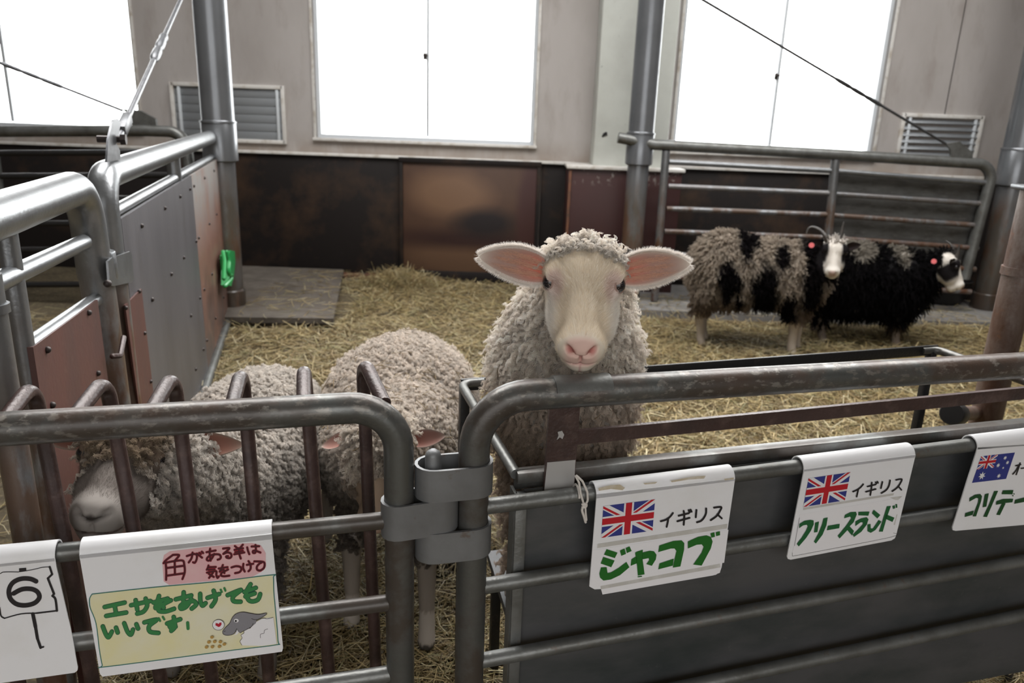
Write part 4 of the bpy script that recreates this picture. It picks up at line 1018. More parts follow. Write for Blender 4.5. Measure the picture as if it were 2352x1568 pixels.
# ------------------------------------------------------------------ animals: one skin per sheep, grown from a blended volume
def seg_cone(P, a, b, r1, r2):
    a, b = np.asarray(a, np.float32), np.asarray(b, np.float32)
    ba = b - a; pa = P - a
    h = np.clip((pa @ ba) / float(ba @ ba), 0, 1)
    return np.linalg.norm(pa - h[..., None] * ba, axis=-1) - (r1 + (r2 - r1) * h)
def ellip(P, c, r, A=None):
    q = P - np.asarray(c, np.float32)
    if A is not None: q = q @ np.asarray(A, np.float32).T
    r = np.asarray(r, np.float32)
    k0 = np.linalg.norm(q / r, axis=-1); k1 = np.linalg.norm(q / (r * r), axis=-1)
    return k0 * (k0 - 1) / (k1 + 1e-9)
def smin(a, b, k):
    h = np.clip(.5 + .5 * (b - a) / k, 0, 1)
    return b + (a - b) * h - k * h * (1 - h)
def ssub(a, b, k):        # carve b out of a
    return -smin(-a, b, k)
def rotx(t): c, s = math.cos(t), math.sin(t); return np.array([[1, 0, 0], [0, c, s], [0, -s, c]])
def rotz(t): c, s = math.cos(t), math.sin(t); return np.array([[c, s, 0], [-s, c, 0], [0, 0, 1]])

def head_field(Q):
    """sheep head in its own frame: x across, y towards the nose, z up from the face; eyes near (+-.066, 0, 0)"""
    X = Q.copy(); X[..., 0] = np.abs(X[..., 0])
    d = ellip(X, (0, -.035, -.014), (.074, .074, .055))
    d = smin(d, ellip(X, (.028, -.024, .016), (.038, .036, .028)), .02)
    d = smin(d, ellip(X, (.051, -.006, .003), (.027, .034, .027)), .020)
    d = smin(d, seg_cone(X, (0, -.01, .002), (0, .128, -.018), .039, .027), .022)
    d = smin(d, ellip(X, (.033, .022, -.052), (.036, .082, .050)), .022)
    d = smin(d, seg_cone(X, (0, .0, -.082), (0, .120, -.062), .040, .027), .03)
    d = smin(d, ellip(X, (.015, .128, -.036), (.030, .030, .036)), .020)
    d = smin(d, ellip(X, (0, .124, -.074), (.031, .030, .027)), .018)
    d = smin(d, ellip(X, (0, .148, -.014), (.022, .013, .016)), .014)
    # shallow groove before the eye, eye socket
    d = ssub(d, ellip(X, (.060, .036, .016), (.011, .022, .012)), .014)
    d = ssub(d, ellip(X, (.076, .003, -.001), (.012, .015, .012)), .008)
    # nostrils, philtrum, mouth
    d = ssub(d, ellip(X, (.0205, .155, -.014), (.0052, .013, .0085), rotz(.6)), .005)
    d = ssub(d, ellip(X, (.013, .160, -.023), (.009, .008, .0035), None), .004)
    d = ssub(d, ellip(X, (0, .160, -.036), (.0022, .010, .014)), .005)
    d = ssub(d, ellip(X, (0, .134, -.0555), (.026, .034, .0018)), .005)
    return d

def surface_nets(Fv, xs, ys, zs):
    nx, ny, nz = Fv.shape
    S = Fv < 0
    C = np.zeros((nx - 1, ny - 1, nz - 1), np.int8)
    for i in (0, 1):
        for j in (0, 1):
            for k in (0, 1): C += S[i:nx - 1 + i, j:ny - 1 + j, k:nz - 1 + k]
    act = (C > 0) & (C < 8)
    ix = np.argwhere(act); n = len(ix)
    idx = -np.ones(act.shape, np.int64); idx[act] = np.arange(n)
    corner = np.array([(i, j, k) for i in (0, 1) for j in (0, 1) for k in (0, 1)])
    vals = np.stack([Fv[ix[:, 0] + c[0], ix[:, 1] + c[1], ix[:, 2] + c[2]] for c in corner], 1)
    acc = np.zeros((n, 3)); cnt = np.zeros(n)
    for a in range(8):
        for b in range(a + 1, 8):
            if np.abs(corner[a] - corner[b]).sum() != 1: continue
            va, vb = vals[:, a], vals[:, b]; m = (va < 0) != (vb < 0)
            t = np.where(m, va / np.where(m, va - vb, 1), 0)
            acc += np.where(m[:, None], corner[a] + (corner[b] - corner[a]) * t[:, None], 0); cnt += m
    loc = acc / cnt[:, None]
    V = np.stack([g[ix[:, d]] + (g[ix[:, d] + 1] - g[ix[:, d]]) * loc[:, d] for d, g in enumerate((xs, ys, zs))], 1)
    quads = []
    for ax in range(3):
        sl0 = [slice(None)] * 3; sl1 = [slice(None)] * 3
        sl0[ax] = slice(0, -1); sl1[ax] = slice(1, None)
        A, B = S[tuple(sl0)], S[tuple(sl1)]
        e = np.argwhere(A != B)
        o1, o2 = [d for d in range(3) if d != ax]
        dims = act.shape
        ok = (e[:, o1] > 0) & (e[:, o2] > 0) & (e[:, o1] < dims[o1]) & (e[:, o2] < dims[o2])
        e = e[ok]
        def g(d1, d2):
            q = e.copy(); q[:, o1] -= d1; q[:, o2] -= d2; return idx[q[:, 0], q[:, 1], q[:, 2]]
        Q = np.stack([g(1, 1), g(0, 1), g(0, 0), g(1, 0)], 1)
        flip = A[e[:, 0], e[:, 1], e[:, 2]] ^ (ax == 1)
        Q[~flip] = Q[~flip][:, ::-1]
        quads.append(Q)
    return V, np.concatenate(quads)

def axis(lo, hi, h, fine=(), hf=None):
    out = [lo]
    while out[-1] < hi:
        p = out[-1]; st = h
        for a, b, s in fine:
            if a - h <= p < a: st = min(st, max(s, a - p + 1e-4 if a - p > s else s))
            if a <= p <= b: st = s
        out.append(p + st)
    return np.array(out, np.float32)

_wd = rng.normal(size=(10, 3)); _wp = rng.uniform(0, 6.28, 10)
def lump(P, f=26.0, amp=.006):
    s = 0
    for k in range(10):
        s = s + np.sin(P @ (_wd[k] / np.linalg.norm(_wd[k]) * f * (.6 + .12 * k)).astype(np.float32) + _wp[k])
    return s * amp / 3.2

def skin_material():
    m, n, l, b = new_mat('animal_skin_and_wool')
    a = n.new('ShaderNodeAttribute'); a.attribute_name = 'Col'
    l.new(a.outputs['Color'], b.inputs['Base Color'])
    b.inputs['Roughness'].default_value = .75
    b.inputs['Specular IOR Level'].default_value = .1
    return m
M['skin'] = skin_material()
def hair_material(name, trans, rough=.6):
    m, n, l, b = new_mat(name)
    n.remove(b)
    a = n.new('ShaderNodeAttribute'); a.attribute_name = 'Col'
    d = n.new('ShaderNodeBsdfDiffuse'); t = n.new('ShaderNodeBsdfTranslucent'); x = n.new('ShaderNodeMixShader')
    x.inputs[0].default_value = trans
    l.new(a.outputs['Color'], d.inputs[0]); l.new(a.outputs['Color'], t.inputs[0])
    l.new(d.outputs[0], x.inputs[1]); l.new(t.outputs[0], x.inputs[2])
    l.new(x.outputs[0], n['Material Output'].inputs[0]); return m
M['wool'] = hair_material('wool_fibres', .45)
M['fur'] = hair_material('short_white_hair', .4)
M['eye'] = pmat('wet_dark_eye', (0.012, 0.010, 0.012), .04, 0, spec=.7)
M['horn'] = pmat('dark_horn', (0.035, 0.031, 0.028), .4, 0, [((0.075, 0.062, 0.05), 60, .45, .65, 4, .7)], .2, 200)
flat('lid_cream', (0.36, 0.24, 0.20), .6); flat('lid_dark', (0.03, 0.025, 0.025), .6)

def make_hair(name, pos, rad, col, mat, parent):
    """pos (N,S,3), rad (S,), col (N,3)"""
    N, S_ = pos.shape[:2]
    cu = bpy.data.hair_curves.new(name)
    cu.add_curves([S_] * N)
    o_ = ORG[parent.name]
    cu.attributes['position'].data.foreach_set('vector', (pos - o_).astype(np.float32).ravel())
    ra = cu.attributes.get('radius') or cu.attributes.new('radius', 'FLOAT', 'POINT')
    R = np.broadcast_to(rad, (N, S_)) if np.ndim(rad) < 2 else rad
    ra.data.foreach_set('value', np.ascontiguousarray(R, np.float32).ravel())
    ca = cu.attributes.new('Col', 'FLOAT_COLOR', 'CURVE')
    ca.data.foreach_set('color', np.concatenate([col, np.ones((N, 1))], 1).astype(np.float32).ravel())
    cu.materials.append(mat)
    o = bpy.data.objects.new(name, cu); COL.objects.link(o); o.parent = parent
    ORG[o.name] = o_
    return o

def tri_sample(V, N, T, w, n):
    """n random surface points on triangles T weighted by area*w"""
    a, b, c = V[T[:, 0]], V[T[:, 1]], V[T[:, 2]]
    ar = np.linalg.norm(np.cross(b - a, c - a), axis=1) * w
    k = rng.choice(len(T), n, p=ar / ar.sum())
    u, v = rng.random(n), rng.random(n); f = u + v > 1; u[f], v[f] = 1 - u[f], 1 - v[f]
    W = np.stack([1 - u - v, u, v], 1)
    P = (V[T[k]] * W[..., None]).sum(1); Nn = (N[T[k]] * W[..., None]).sum(1)
    return P, Nn / (np.linalg.norm(Nn, axis=1, keepdims=True) + 1e-9)
def unit(a): return a / (np.linalg.norm(a, axis=-1, keepdims=True) + 1e-9)

def fleece(parent, V, N, T, w, colfn, locks, per, length, spread, crimp, rad, droop=.5, wave=.014, segs=7, name='fleece', flow=None, messy=.35):
    P, Nn = tri_sample(V, N, T, w, locks)
    d = unit(Nn + np.array([0, 0, -droop]) * (1 - np.abs(Nn[:, 2:3])) + rng.normal(size=(locks, 3)) * messy + (0 if flow is None else np.asarray(flow)))
    L = length * rng.uniform(.65, 1.25, locks)
    t1 = unit(np.cross(d, rng.normal(size=(locks, 3)))); t2 = np.cross(d, t1)
    ph = rng.uniform(0, 6.28, locks)
    n = locks * per
    rep = lambda a: np.repeat(a, per, 0)
    P_, d_, t1_, t2_, L_, ph_ = rep(P), rep(d), rep(t1), rep(t2), rep(L) * rng.uniform(.8, 1.15, n), rep(ph) + rng.normal(size=n) * .5
    an = rng.uniform(0, 6.28, n); rr = spread * np.sqrt(rng.random(n))
    off = t1_ * (rr * np.cos(an))[:, None] + t2_ * (rr * np.sin(an))[:, None]
    off -= rep(Nn) * (off * rep(Nn)).sum(1, keepdims=True)
    pos = np.empty((n, segs, 3))
    for j in range(segs):
        t = j / (segs - 1)
        c = P_ - d_ * .006 + off * (1 - .72 * t) + d_ * (L_ * t)[:, None] + np.array([0, 0, -1]) * (droop * .35 * L_ * t * t)[:, None]
        am = crimp * (.3 + .9 * t); w_ = 6.283 * L_ * t / wave + ph_
        pos[:, j] = c + t1_ * (am * np.cos(w_))[:, None] + t2_ * (am * np.sin(w_))[:, None]
    col = colfn(P_, rep(Nn)) * rng.uniform(.72, 1.15, (n, 1)) * rep(rng.uniform(.82, 1.12, (locks, 1)))
    return make_hair(name, pos, np.linspace(rad, rad * .45, segs), np.clip(col, 0, .9), M['wool'], parent)

def short_fur(parent, V, N, T, w, colfn, n, length, rad, flowfn, name='face_fur', lay=.6, messy=.18):
    P, Nn = tri_sample(V, N, T, w, n)
    fl = flowfn(P, Nn)
    d = unit(Nn * (1 - lay) + fl * lay + rng.normal(size=(n, 3)) * messy)
    L = length * rng.uniform(.6, 1.3, n); S_ = 4
    pos = np.empty((n, S_, 3))
    for j in range(S_):
        t = j / (S_ - 1)
        pos[:, j] = P - Nn * .0008 + d * (L * t)[:, None] + fl * (L * .3 * t * t)[:, None]
    col = colfn(P, Nn) * rng.uniform(.88, 1.12, (n, 1))
    return make_hair(name, pos, np.linspace(rad, rad * .3, S_), np.clip(col, 0, .92), M['fur'], parent)

def ear_shell(B, Tp, width, nrm, cup=.5, bend=0.0, inner=(.40, .255, .215), core=(.74, .17, .10), rim=(.74, .66, .58), back=None, fold=0.0):  # default red core paints in light shining through the ear base
    """leaf-shaped cupped ear with thickness; returns verts, faces, colours"""
    B, Tp, nrm = (np.asarray(q, float) for q in (B, Tp, nrm)); back = back or rim
    ax = Tp - B; L = np.linalg.norm(ax); ax /= L
    nrm = norm(nrm - ax * np.dot(nrm, ax)); sd = np.cross(ax, nrm)
    nu, nv = 18, 13; V, Cc, Fc = [], [], []
    for layer in (0, 1):
        for i in range(nu):
            u = i / (nu - 1)
            hw = width / 2 * (max(0, math.sin(math.pi * min(1, .16 + .84 * u) ** .92)) ** .72 * (1 - .10 * u))
            hw = max(hw, .0008)
            for j in range(nv):
                v = -1 + 2 * j / (nv - 1)
                cupd = cup * hw * (v * v - .35) * (1 - .55 * u)
                p = B + ax * L * u + sd * hw * v + nrm * (cupd + bend * L * u * u) + sd * fold * L * u * (1 - u)
                if layer: p = p - nrm * .0042 * (1 - v ** 4) * (1 - u * .7)
                V.append(p)
                if layer: Cc.append(back)
                else:
                    k = max(0, 1 - abs(v) ** 9) * min(1, u * 4 + .3) * (1 - u ** 9)
                    s = max(0, 1 - u * 2.1) * (1 - v * v)
                    c = np.array(rim) * (1 - k) + np.array(inner) * k
                    c = c * (1 - s) + np.array(core) * s
                    Cc.append(tuple(c))
    g = lambda l, i, j: l * nu * nv + i * nv + j
    for i in range(nu - 1):
        for j in range(nv - 1):
            Fc.append((g(0, i, j), g(0, i + 1, j), g(0, i + 1, j + 1), g(0, i, j + 1)))
            Fc.append((g(1, i, j), g(1, i, j + 1), g(1, i + 1, j + 1), g(1, i + 1, j)))
        for j, s in ((0, 0), (nv - 1, 1)):
            q = (g(0, i, j), g(1, i, j), g(1, i + 1, j), g(0, i + 1, j)); Fc.append(q if not s else q[::-1])
    return np.array(V), np.array(Fc), np.array(Cc), (B, ax, nrm, sd, L)

def head_frame(O, t, up_hint):
    t = norm(t); z = norm(np.asarray(up_hint, float) - t * np.dot(up_hint, t)); x = np.cross(t, z)
    return np.asarray(O, float), np.stack([x, t, z])      # rows are the axes

def sheep(label, group, body, headO, headA, hs, box, h, hf, paint, ears, wool_lump=.006):
    """body: list of (function, blend); returns the object and what its wool needs"""
    O = headO
    rad = .21 * hs
    fx = [(O[d] - rad + headA[1][d] * .05, O[d] + rad + headA[1][d] * .05, hf) for d in range(3)]
    xs, ys, zs = (axis(box[d][0], box[d][1], h, [(fx[d][0], fx[d][1], hf)] if hf < h else ()) for d in range(3))
    G = np.stack(np.meshgrid(xs, ys, zs, indexing='ij'), -1).astype(np.float32)
    fb_ = None
    for f, k in body:
        v = f(G); fb_ = v if fb_ is None else smin(fb_, v, k)
    fb_ = fb_ + lump(G, 30, wool_lump) * np.clip((G[..., 2] - .25) * 6, 0, 1)
    near = (np.abs(G - O.astype(np.float32)).max(-1) < .34 * hs)
    fh = np.full(fb_.shape, 9.0, np.float32)
    fh[near] = head_field(((G[near] - O.astype(np.float32)) @ headA.T.astype(np.float32)) / hs) * hs
    F_ = smin(fb_, fh, .03)
    V, Q = surface_nets(F_, xs, ys, zs)
    def evalb(P):
        P = P.astype(np.float32)[None]; r = None
        for f, k in body: r = f(P) if r is None else smin(r, f(P), k)
        return r[0]
    hl = ((V - O) @ headA.T) / hs
    fbv = evalb(V); fhv = head_field(hl.astype(np.float32)[None])[0] * hs
    facey = (fhv < fbv - .004)
    Cc = paint(V, hl, facey)
    n0 = len(V)
    earinfo = []
    tris = np.concatenate([Q[:, [0, 1, 2]], Q[:, [0, 2, 3]]])
    for e in ears:
        ev, ef, ec, info = ear_shell(**e)
        Q = np.concatenate([Q, ef + len(V)]); V = np.concatenate([V, ev]); Cc = np.concatenate([Cc, ec]); earinfo.append(info)
    me = bpy.data.meshes.new('sheep')
    base = np.array([V[:n0, 0].mean(), V[:n0, 1].mean(), 0.0])
    me.from_pydata((V - base).tolist(), [], Q.tolist())
    at = me.color_attributes.new('Col', 'FLOAT_COLOR', 'POINT')
    at.data.foreach_set('color', np.concatenate([Cc, np.ones((len(Cc), 1))], 1).astype(np.float32).ravel())
    me.polygons.foreach_set('use_smooth', [True] * len(me.polygons))
    me.materials.append(M['skin']); me.update()
    o = bpy.data.objects.new('sheep', me); COL.objects.link(o); o.location = Vector(base)
    ORG[o.name] = base
    props(o, label, 'sheep', group)
    Nn = np.zeros((len(V), 3)); me.vertex_normals.foreach_get('vector', Nn.ravel()) if False else None
    Nn = np.array([v.vector for v in me.vertex_normals])
    return dict(o=o, V=V, N=Nn, T=tris, hl=hl, facey=facey, n0=n0, ears=earinfo, C=Cc)
def seen(D): return np.where((D['N'] * (CAM - D['V'])).sum(1) > -.05, 1, .3)      # thinner wool on the far side
def tw(D, vm):     # triangle weights from a vertex mask
    return vm[D['T']].mean(1)
def hp(O, A, s, x, y, z): return O + (A.T @ np.array([x, y, z])) * s

def add_eyes(D, O, A, s, r=.0155, lid='lid_cream', pos=(.0650, .004, .0015), which=(-1, 1)):
    for sg in which:
        c = hp(O, A, s, sg * pos[0], pos[1], pos[2])
        b = MB(); b.ball(c, r * s, seg=20, rings=14); b.build('eye', M['eye'], D['o'])
        out = norm(A.T @ np.array([sg * .80, .42, .38])); x, y = frame_for(out)
        up = norm(A[2] * .3 - A[1] * .8 - out * np.dot(A[2] * .3 - A[1] * .8, out)); sd = np.cross(out, up)
        b = MB()
        ring = [c + out * r * s * .38 + up * math.sin(a) * r * s * (1.0 if math.sin(a) > 0 else .95) + sd * math.cos(a) * r * s * 1.08 for a in np.linspace(0, 2 * math.pi, 23)]
        b.tube(ring, [r * s * .11] * 23, 8); b.build('eyelid', M[lid], D['o'])
def horn(D, pts, r0, name='horn'):
    P = [np.asarray(p, float) for p in pts]; Q = smooth_path(P, 5); n = len(Q)
    b = MB(); b.tube(Q, [r0 * (1 - .8 * (i / (n - 1)) ** 1.2) * (1 + .05 * math.sin(i * 2.4)) for i in range(n)], 10, round_cap=True); b.build(name, M['horn'], D['o'])
def smooth_path(P, k):
    out = [P[0]]
    for i in range(len(P) - 1):
        p0, p1, p2, p3 = P[max(i - 1, 0)], P[i], P[i + 1], P[min(i + 2, len(P) - 1)]
        for j in range(1, k + 1):
            t = j / k
            out.append(.5 * (2 * p1 + (p2 - p0) * t + (2 * p0 - 5 * p1 + 4 * p2 - p3) * t * t + (3 * p1 - p0 - 3 * p2 + p3) * t ** 3))
    return out
EL = lambda c, r, A=None: (lambda P: ellip(P, c, r, A))
CO = lambda a, b, r1, r2: (lambda P: seg_cone(P, a, b, r1, r2))
def legs(lst, top=.055, mid=.030, low=.021, k=.03):
    out = []
    for hip, knee, fet, foot in lst:
        out += [(CO(hip, knee, top, mid), .05), (CO(knee, fet, mid, low), .02), (CO(fet, foot, low * 1.08, low * 1.25), .01)]
    return out
def mixc(a, b, k): return a * (1 - k[:, None]) + np.asarray(b) * k[:, None]
def sstep(x, a, b): t = np.clip((x - a) / (b - a), 0, 1); return t * t * (3 - 2 * t)

# ---- 1: the white sheep reaching over the fence
O1 = at_y(1341, 649, 1.445)
vw = norm(CAM - O1); dn = norm(np.array([0, 0, -1.]) - vw * np.dot(np.array([0, 0, -1.]), vw))
lat = np.cross(dn, vw)
th = math.radians(42)
dn2 = norm(dn * 1.0 + lat * -.025)
t1_ = dn2 * math.cos(th) + vw * math.sin(th)
O1h, A1 = head_frame(O1, t1_, vw * math.cos(th) - dn * math.sin(th))
body1 = [(EL((.125, 1.70, .885), (.160, .150, .215)), .05), (CO((.128, 1.70, .98), (.137, 1.60, 1.135), .135, .098), .08), (EL((.137, 1.565, 1.145), (.085, .075, .085)), .05),
         (CO((.14, 1.80, .985), (.19, 2.17, .90), .115, .145), .08), (EL((.2, 2.42, .66), (.19, .30, .20)), .1)] + \
        legs([((.03, 1.68, .78), (.03, 1.63, .60), (.03, 1.60, .46), (.03, 1.58, .40)), ((.22, 1.68, .78), (.22, 1.65, .60), (.23, 1.63, .46), (.23, 1.61, .40)),
              ((.08, 2.58, .58), (.07, 2.68, .34), (.08, 2.62, .08), (.08, 2.60, .03)), ((.30, 2.58, .58), (.31, 2.66, .34), (.31, 2.58, .08), (.31, 2.56, .03))])
WOOL1 = np.array([.90, .83, .755])
def paint1(V, q, facey):
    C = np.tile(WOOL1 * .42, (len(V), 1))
    face = np.tile(np.array([.80, .72, .60]), (len(V), 1))
    x, y, z = np.abs(q[:, 0]), q[:, 1], q[:, 2]
    face = mixc(face, (.86, .82, .77), sstep(x, .038, .062) * sstep(y, .0, .03))
    face = mixc(face, (.66, .52, .48), sstep(.030 - np.hypot((x - .060), (y - .026) * .9), 0, .016) * sstep(z, -.02, .01) * .8)
    muz = sstep(y, .132, .150) * sstep(.040 - x, 0, .02) * sstep(z, -.075, -.05)
    face = mixc(face, (.74, .50, .44), muz * .9)
    nos = sstep(.013 - np.hypot(x - .019, (z + .015)), 0, .008) * sstep(y, .137, .150)
    face = mixc(face, (.50, .20, .18), nos)
    mouth = sstep(.005 - np.abs(z + .0555), 0, .004) * sstep(y, .125, .14) * sstep(.03 - x, 0, .012); phil = sstep(.004 - x, 0, .003) * sstep(y, .133, .143) * sstep(-.018 - z, 0, .006)
    face = mixc(face, (.52, .27, .25), np.maximum(mouth * .75, phil * .7))
    k = facey.astype(float); return C * (1 - k[:, None]) + face * k[:, None]
eb = O1[1] + .028
earL = dict(B=at_y(1256, 624, eb), Tp=at_y(1101, 588, eb + .012), width=.074, nrm=vw * .95 + Z * -.1, cup=.42, bend=.04, fold=.10)
earR = dict(B=at_y(1424, 628, eb), Tp=at_y(1583, 606, eb + .012), width=.070, nrm=vw * .95 + Z * -.1, cup=.42, bend=.04, fold=-.10)
S1 = sheep('white sheep with pink inner ears resting its chin on the fence rail, facing the viewer', None, body1, O1h, A1, 1.0,
           ((-.28, .52), (1.24, 2.85), (-.01, 1.36)), .013, .0036, paint1, [earL, earR])
add_eyes(S1, O1h, A1, 1.0)
def wool_mask(D, polly=-.040, pz=.012):
    q = D['hl']; m = np.zeros(len(D['V'])); n = D['n0']
    m[:n] = (~D['facey']).astype(float)
    poll = D['facey'] & (q[:, 1] < polly) & (q[:, 2] > pz)
    m[:n][poll] = 1; return m
m1 = wool_mask(S1) * (S1['V'][:, 2] > .45)
vis1 = m1 * np.where(S1['V'][:, 1] > 2.0, .25, 1.0)
def wc1(P, N):
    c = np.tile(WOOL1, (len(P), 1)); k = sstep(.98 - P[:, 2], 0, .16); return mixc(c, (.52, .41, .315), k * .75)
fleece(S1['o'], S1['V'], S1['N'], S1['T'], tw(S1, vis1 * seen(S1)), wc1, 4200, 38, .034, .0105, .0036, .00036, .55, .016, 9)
pm = np.zeros(len(S1['V'])); pm[:S1['n0']] = (S1['facey'] & (S1['hl'][:, 1] < -.032 - .008 * np.cos(S1['hl'][:, 0] * 60)) & (S1['hl'][:, 2] > .0)).astype(float)
fleece(S1['o'], S1['V'], S1['N'], S1['T'], tw(S1, pm), lambda P, N: np.tile((.74, .70, .65), (len(P), 1)), 460, 22, .019, .006, .0022, .00038, -.1, .012, 8, name='poll_wool', messy=.5)
fm = np.zeros(len(S1['V'])); fm[:S1['n0']] = S1['facey'] & (S1['hl'][:, 1] < .138) & (np.linalg.norm(np.abs(S1['hl']) * [1, 0, 0] + S1['hl'] * [0, 1, 1] - [.074, .006, .003], axis=1) > .0185)
from mathutils.kdtree import KDTree
def nearest_color(D):
    kd = KDTree(len(D['V']))
    for i, p in enumerate(D['V']): kd.insert(p, i)
    kd.balance()
    def f(P, N): return D['C'][[kd.find(p)[1] for p in P]]
    return f
nc1 = nearest_color(S1)
def flow1(P, N):
    q = (P - O1h) @ A1.T
    f = -A1[1] * .8 + A1[0] * np.clip(q[:, :1] * 9, -1, 1) * .7
    f = f - N * (f * N).sum(1, keepdims=True); return unit(f)
short_fur(S1['o'], S1['V'], S1['N'], S1['T'], tw(S1, fm), lambda P, N: nc1(P, N) * 1.03, 34000, .0085, .00016, flow1)
def ear_hair(D, n, rim=(.86, .82, .78), name='ear_fur', L=.010, sc_=1.0, tuft=True):
    pos, col = [], []
    for B, ax, nr, sd, Ln in D['ears']:
        nn = n
        u = rng.random(nn) ** .9; side = rng.choice([-1, 1], nn)
        i0 = None
        w_ = np.array([(max(0, math.sin(math.pi * min(1, .16 + .84 * q) ** .92)) ** .72 * (1 - .1 * q)) for q in u])
        hw = D['earw'] / 2 * w_
        vv = rng.uniform(.84, .99, nn); p = B + ax * (Ln * u)[:, None] + sd * (hw * side * vv)[:, None] + nr * (.42 * hw * (vv * vv - .35) * (1 - .55 * u) + .04 * Ln * u * u)[:, None]
        p = p + sd * (D['earfold'] * Ln * u * (1 - u))[:, None] * (1 if D['_k'] == 0 else -1)
        d = unit(sd * (side * .8)[:, None] + ax * (.35 + .7 * u)[:, None] + rng.normal(size=(nn, 3)) * .25)
        ll = L * rng.uniform(.5, 1.3, nn)
        pos.append(np.stack([p + d * (ll * t)[:, None] for t in (0, .35, .7, 1)], 1)); col.append(np.tile(rim, (nn, 1)))
        if tuft:
            m_ = 700
            u = rng.uniform(.04, .62, m_); v = rng.choice([-.42, .05, .45], m_) + rng.normal(size=m_) * .08
            w_ = np.array([(max(0, math.sin(math.pi * min(1, .16 + .84 * q) ** .92)) ** .72) for q in u]); hw = D['earw'] / 2 * w_
            p = B + ax * (Ln * u)[:, None] + sd * (hw * v)[:, None] + nr * (.42 * hw * (v * v - .35) * (1 - .55 * u) + .0005)[:, None] + sd * (D['earfold'] * Ln * u * (1 - u))[:, None] * (1 if D['_k'] == 0 else -1)
            d = unit(ax + nr * .22 + rng.normal(size=(m_, 3)) * .08); ll = .028 * rng.uniform(.5, 1.3, m_)
            pos.append(np.stack([p + d * (ll * t)[:, None] for t in (0, .35, .7, 1)], 1)); col.append(np.tile((.86, .60, .47), (m_, 1)))
        D['_k'] += 1
    make_hair(name, np.concatenate(pos), np.array([.0002, .00017, .00012, .00006]), np.concatenate(col), M['fur'], D['o'])
S1['earw'], S1['earfold'], S1['earf'], S1['_k'] = .072, .10, [0], 0
ear_hair(S1, 5200)

# ---- 2: the sheep feeding with its head down behind the bars
O2 = at_y(870, 1052, 1.72)
vw2 = norm(CAM - O2)
t2_ = np.array([.01, -.50, -.86]); O2h, A2 = head_frame(O2, t2_, (0, -.8, .5))
body2 = [(EL((-.375, 2.42, .508), (.255, .44, .245)), .05), (EL((-.345, 2.06, .52), (.185, .19, .20)), .08), (CO((-.345, 2.0, .58), (-.335, 1.86, .655), .135, .10), .06)] + \
        legs([((-.235, 2.02, .42), (-.225, 1.93, .27), (-.218, 1.88, .08), (-.216, 1.855, .03)), ((-.455, 2.05, .42), (-.455, 1.98, .27), (-.45, 1.95, .08), (-.45, 1.93, .03)),
              ((-.22, 2.70, .42), (-.21, 2.82, .30), (-.22, 2.76, .08), (-.22, 2.74, .03)), ((-.50, 2.70, .42), (-.51, 2.82, .30), (-.50, 2.76, .08), (-.50, 2.74, .03))])
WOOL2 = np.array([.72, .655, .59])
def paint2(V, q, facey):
    C = np.tile(WOOL2 * .38, (len(V), 1)); C[V[:, 2] < .3] = (.21, .18, .15); C[V[:, 2] < .12] = (.34, .30, .26); C[V[:, 2] < .035] = (.07, .06, .05)  # legs browned: shade of the bodies and trough painted in
    face = np.tile(np.array([.30, .225, .165]), (len(V), 1)); x, y, z = np.abs(q[:, 0]), q[:, 1], q[:, 2]
    face = mixc(face, (.46, .35, .26), sstep(.03 - x, 0, .02) * sstep(y, .02, .05))
    face = mixc(face, (.35, .2, .18), sstep(y, .15, .17) * sstep(.035 - x, 0, .02))
    k = facey.astype(float); return C * (1 - k[:, None]) + face * k[:, None]
e2 = [dict(B=hp(O2h, A2, 1.12, sg * .070, -.040, .005), Tp=at_y(*tp_, O2[1] + .06), width=.048, nrm=n_, cup=.6, bend=0, inner=(.34, .18, .15), core=(.36, .13, .10), rim=(.50, .43, .38)) for sg, tp_, n_ in
      ((1, (738, 1024), (0, -.6, .8)), (-1, (1024, 1000), (.25, -.8, .5)))]
if hp(O2h, A2, 1, .066, -.04, 0)[0] > O2[0]: e2[0]['B'], e2[1]['B'] = e2[1]['B'], e2[0]['B']
S2 = sheep('dusty white sheep with its head lowered behind the feeding bars beside the hinge', None, body2, O2h, A2, 1.12,
           ((-.72, .0), (1.55, 2.98), (-.01, .86)), .014, .0055, paint2, e2)
add_eyes(S2, O2h, A2, 1.12, .0145, 'lid_dark')
m2 = wool_mask(S2, .0, -.01) * (S2['V'][:, 2] > .26)
q2 = S2['hl']; m2[:S2['n0']][S2['facey'] & (q2[:, 1] < .075) & ~((np.abs(q2[:, 0]) < .052) & (q2[:, 1] > .02) & (q2[:, 2] > -.03)) & (np.linalg.norm(np.abs(q2) * [1, 0, 0] + q2 * [0, 1, 1] - [.074, .006, .003], axis=1) > .024)] = 1.3
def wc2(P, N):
    c = mixc(np.tile(WOOL2, (len(P), 1)), (.11, .09, .072), sstep(.64 - P[:, 2], 0, .22) * .9)  # lower wool darkened by height, painted shade of bodies and trough
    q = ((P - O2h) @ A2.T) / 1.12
    return mixc(c, (.36, .29, .23), sstep(.13 - np.linalg.norm(q - np.array([0, .04, -.04]), axis=1), 0, .05) * .8)  # wool round the face darkened too, as on a head in shade
fleece(S2['o'], S2['V'], S2['N'], S2['T'], tw(S2, m2 * seen(S2) * np.where(S2['V'][:, 2] > .4, 1, .6)), wc2, 9500, 26, .026, .012, .0032, .00055, .2, .012, 7, messy=.5)

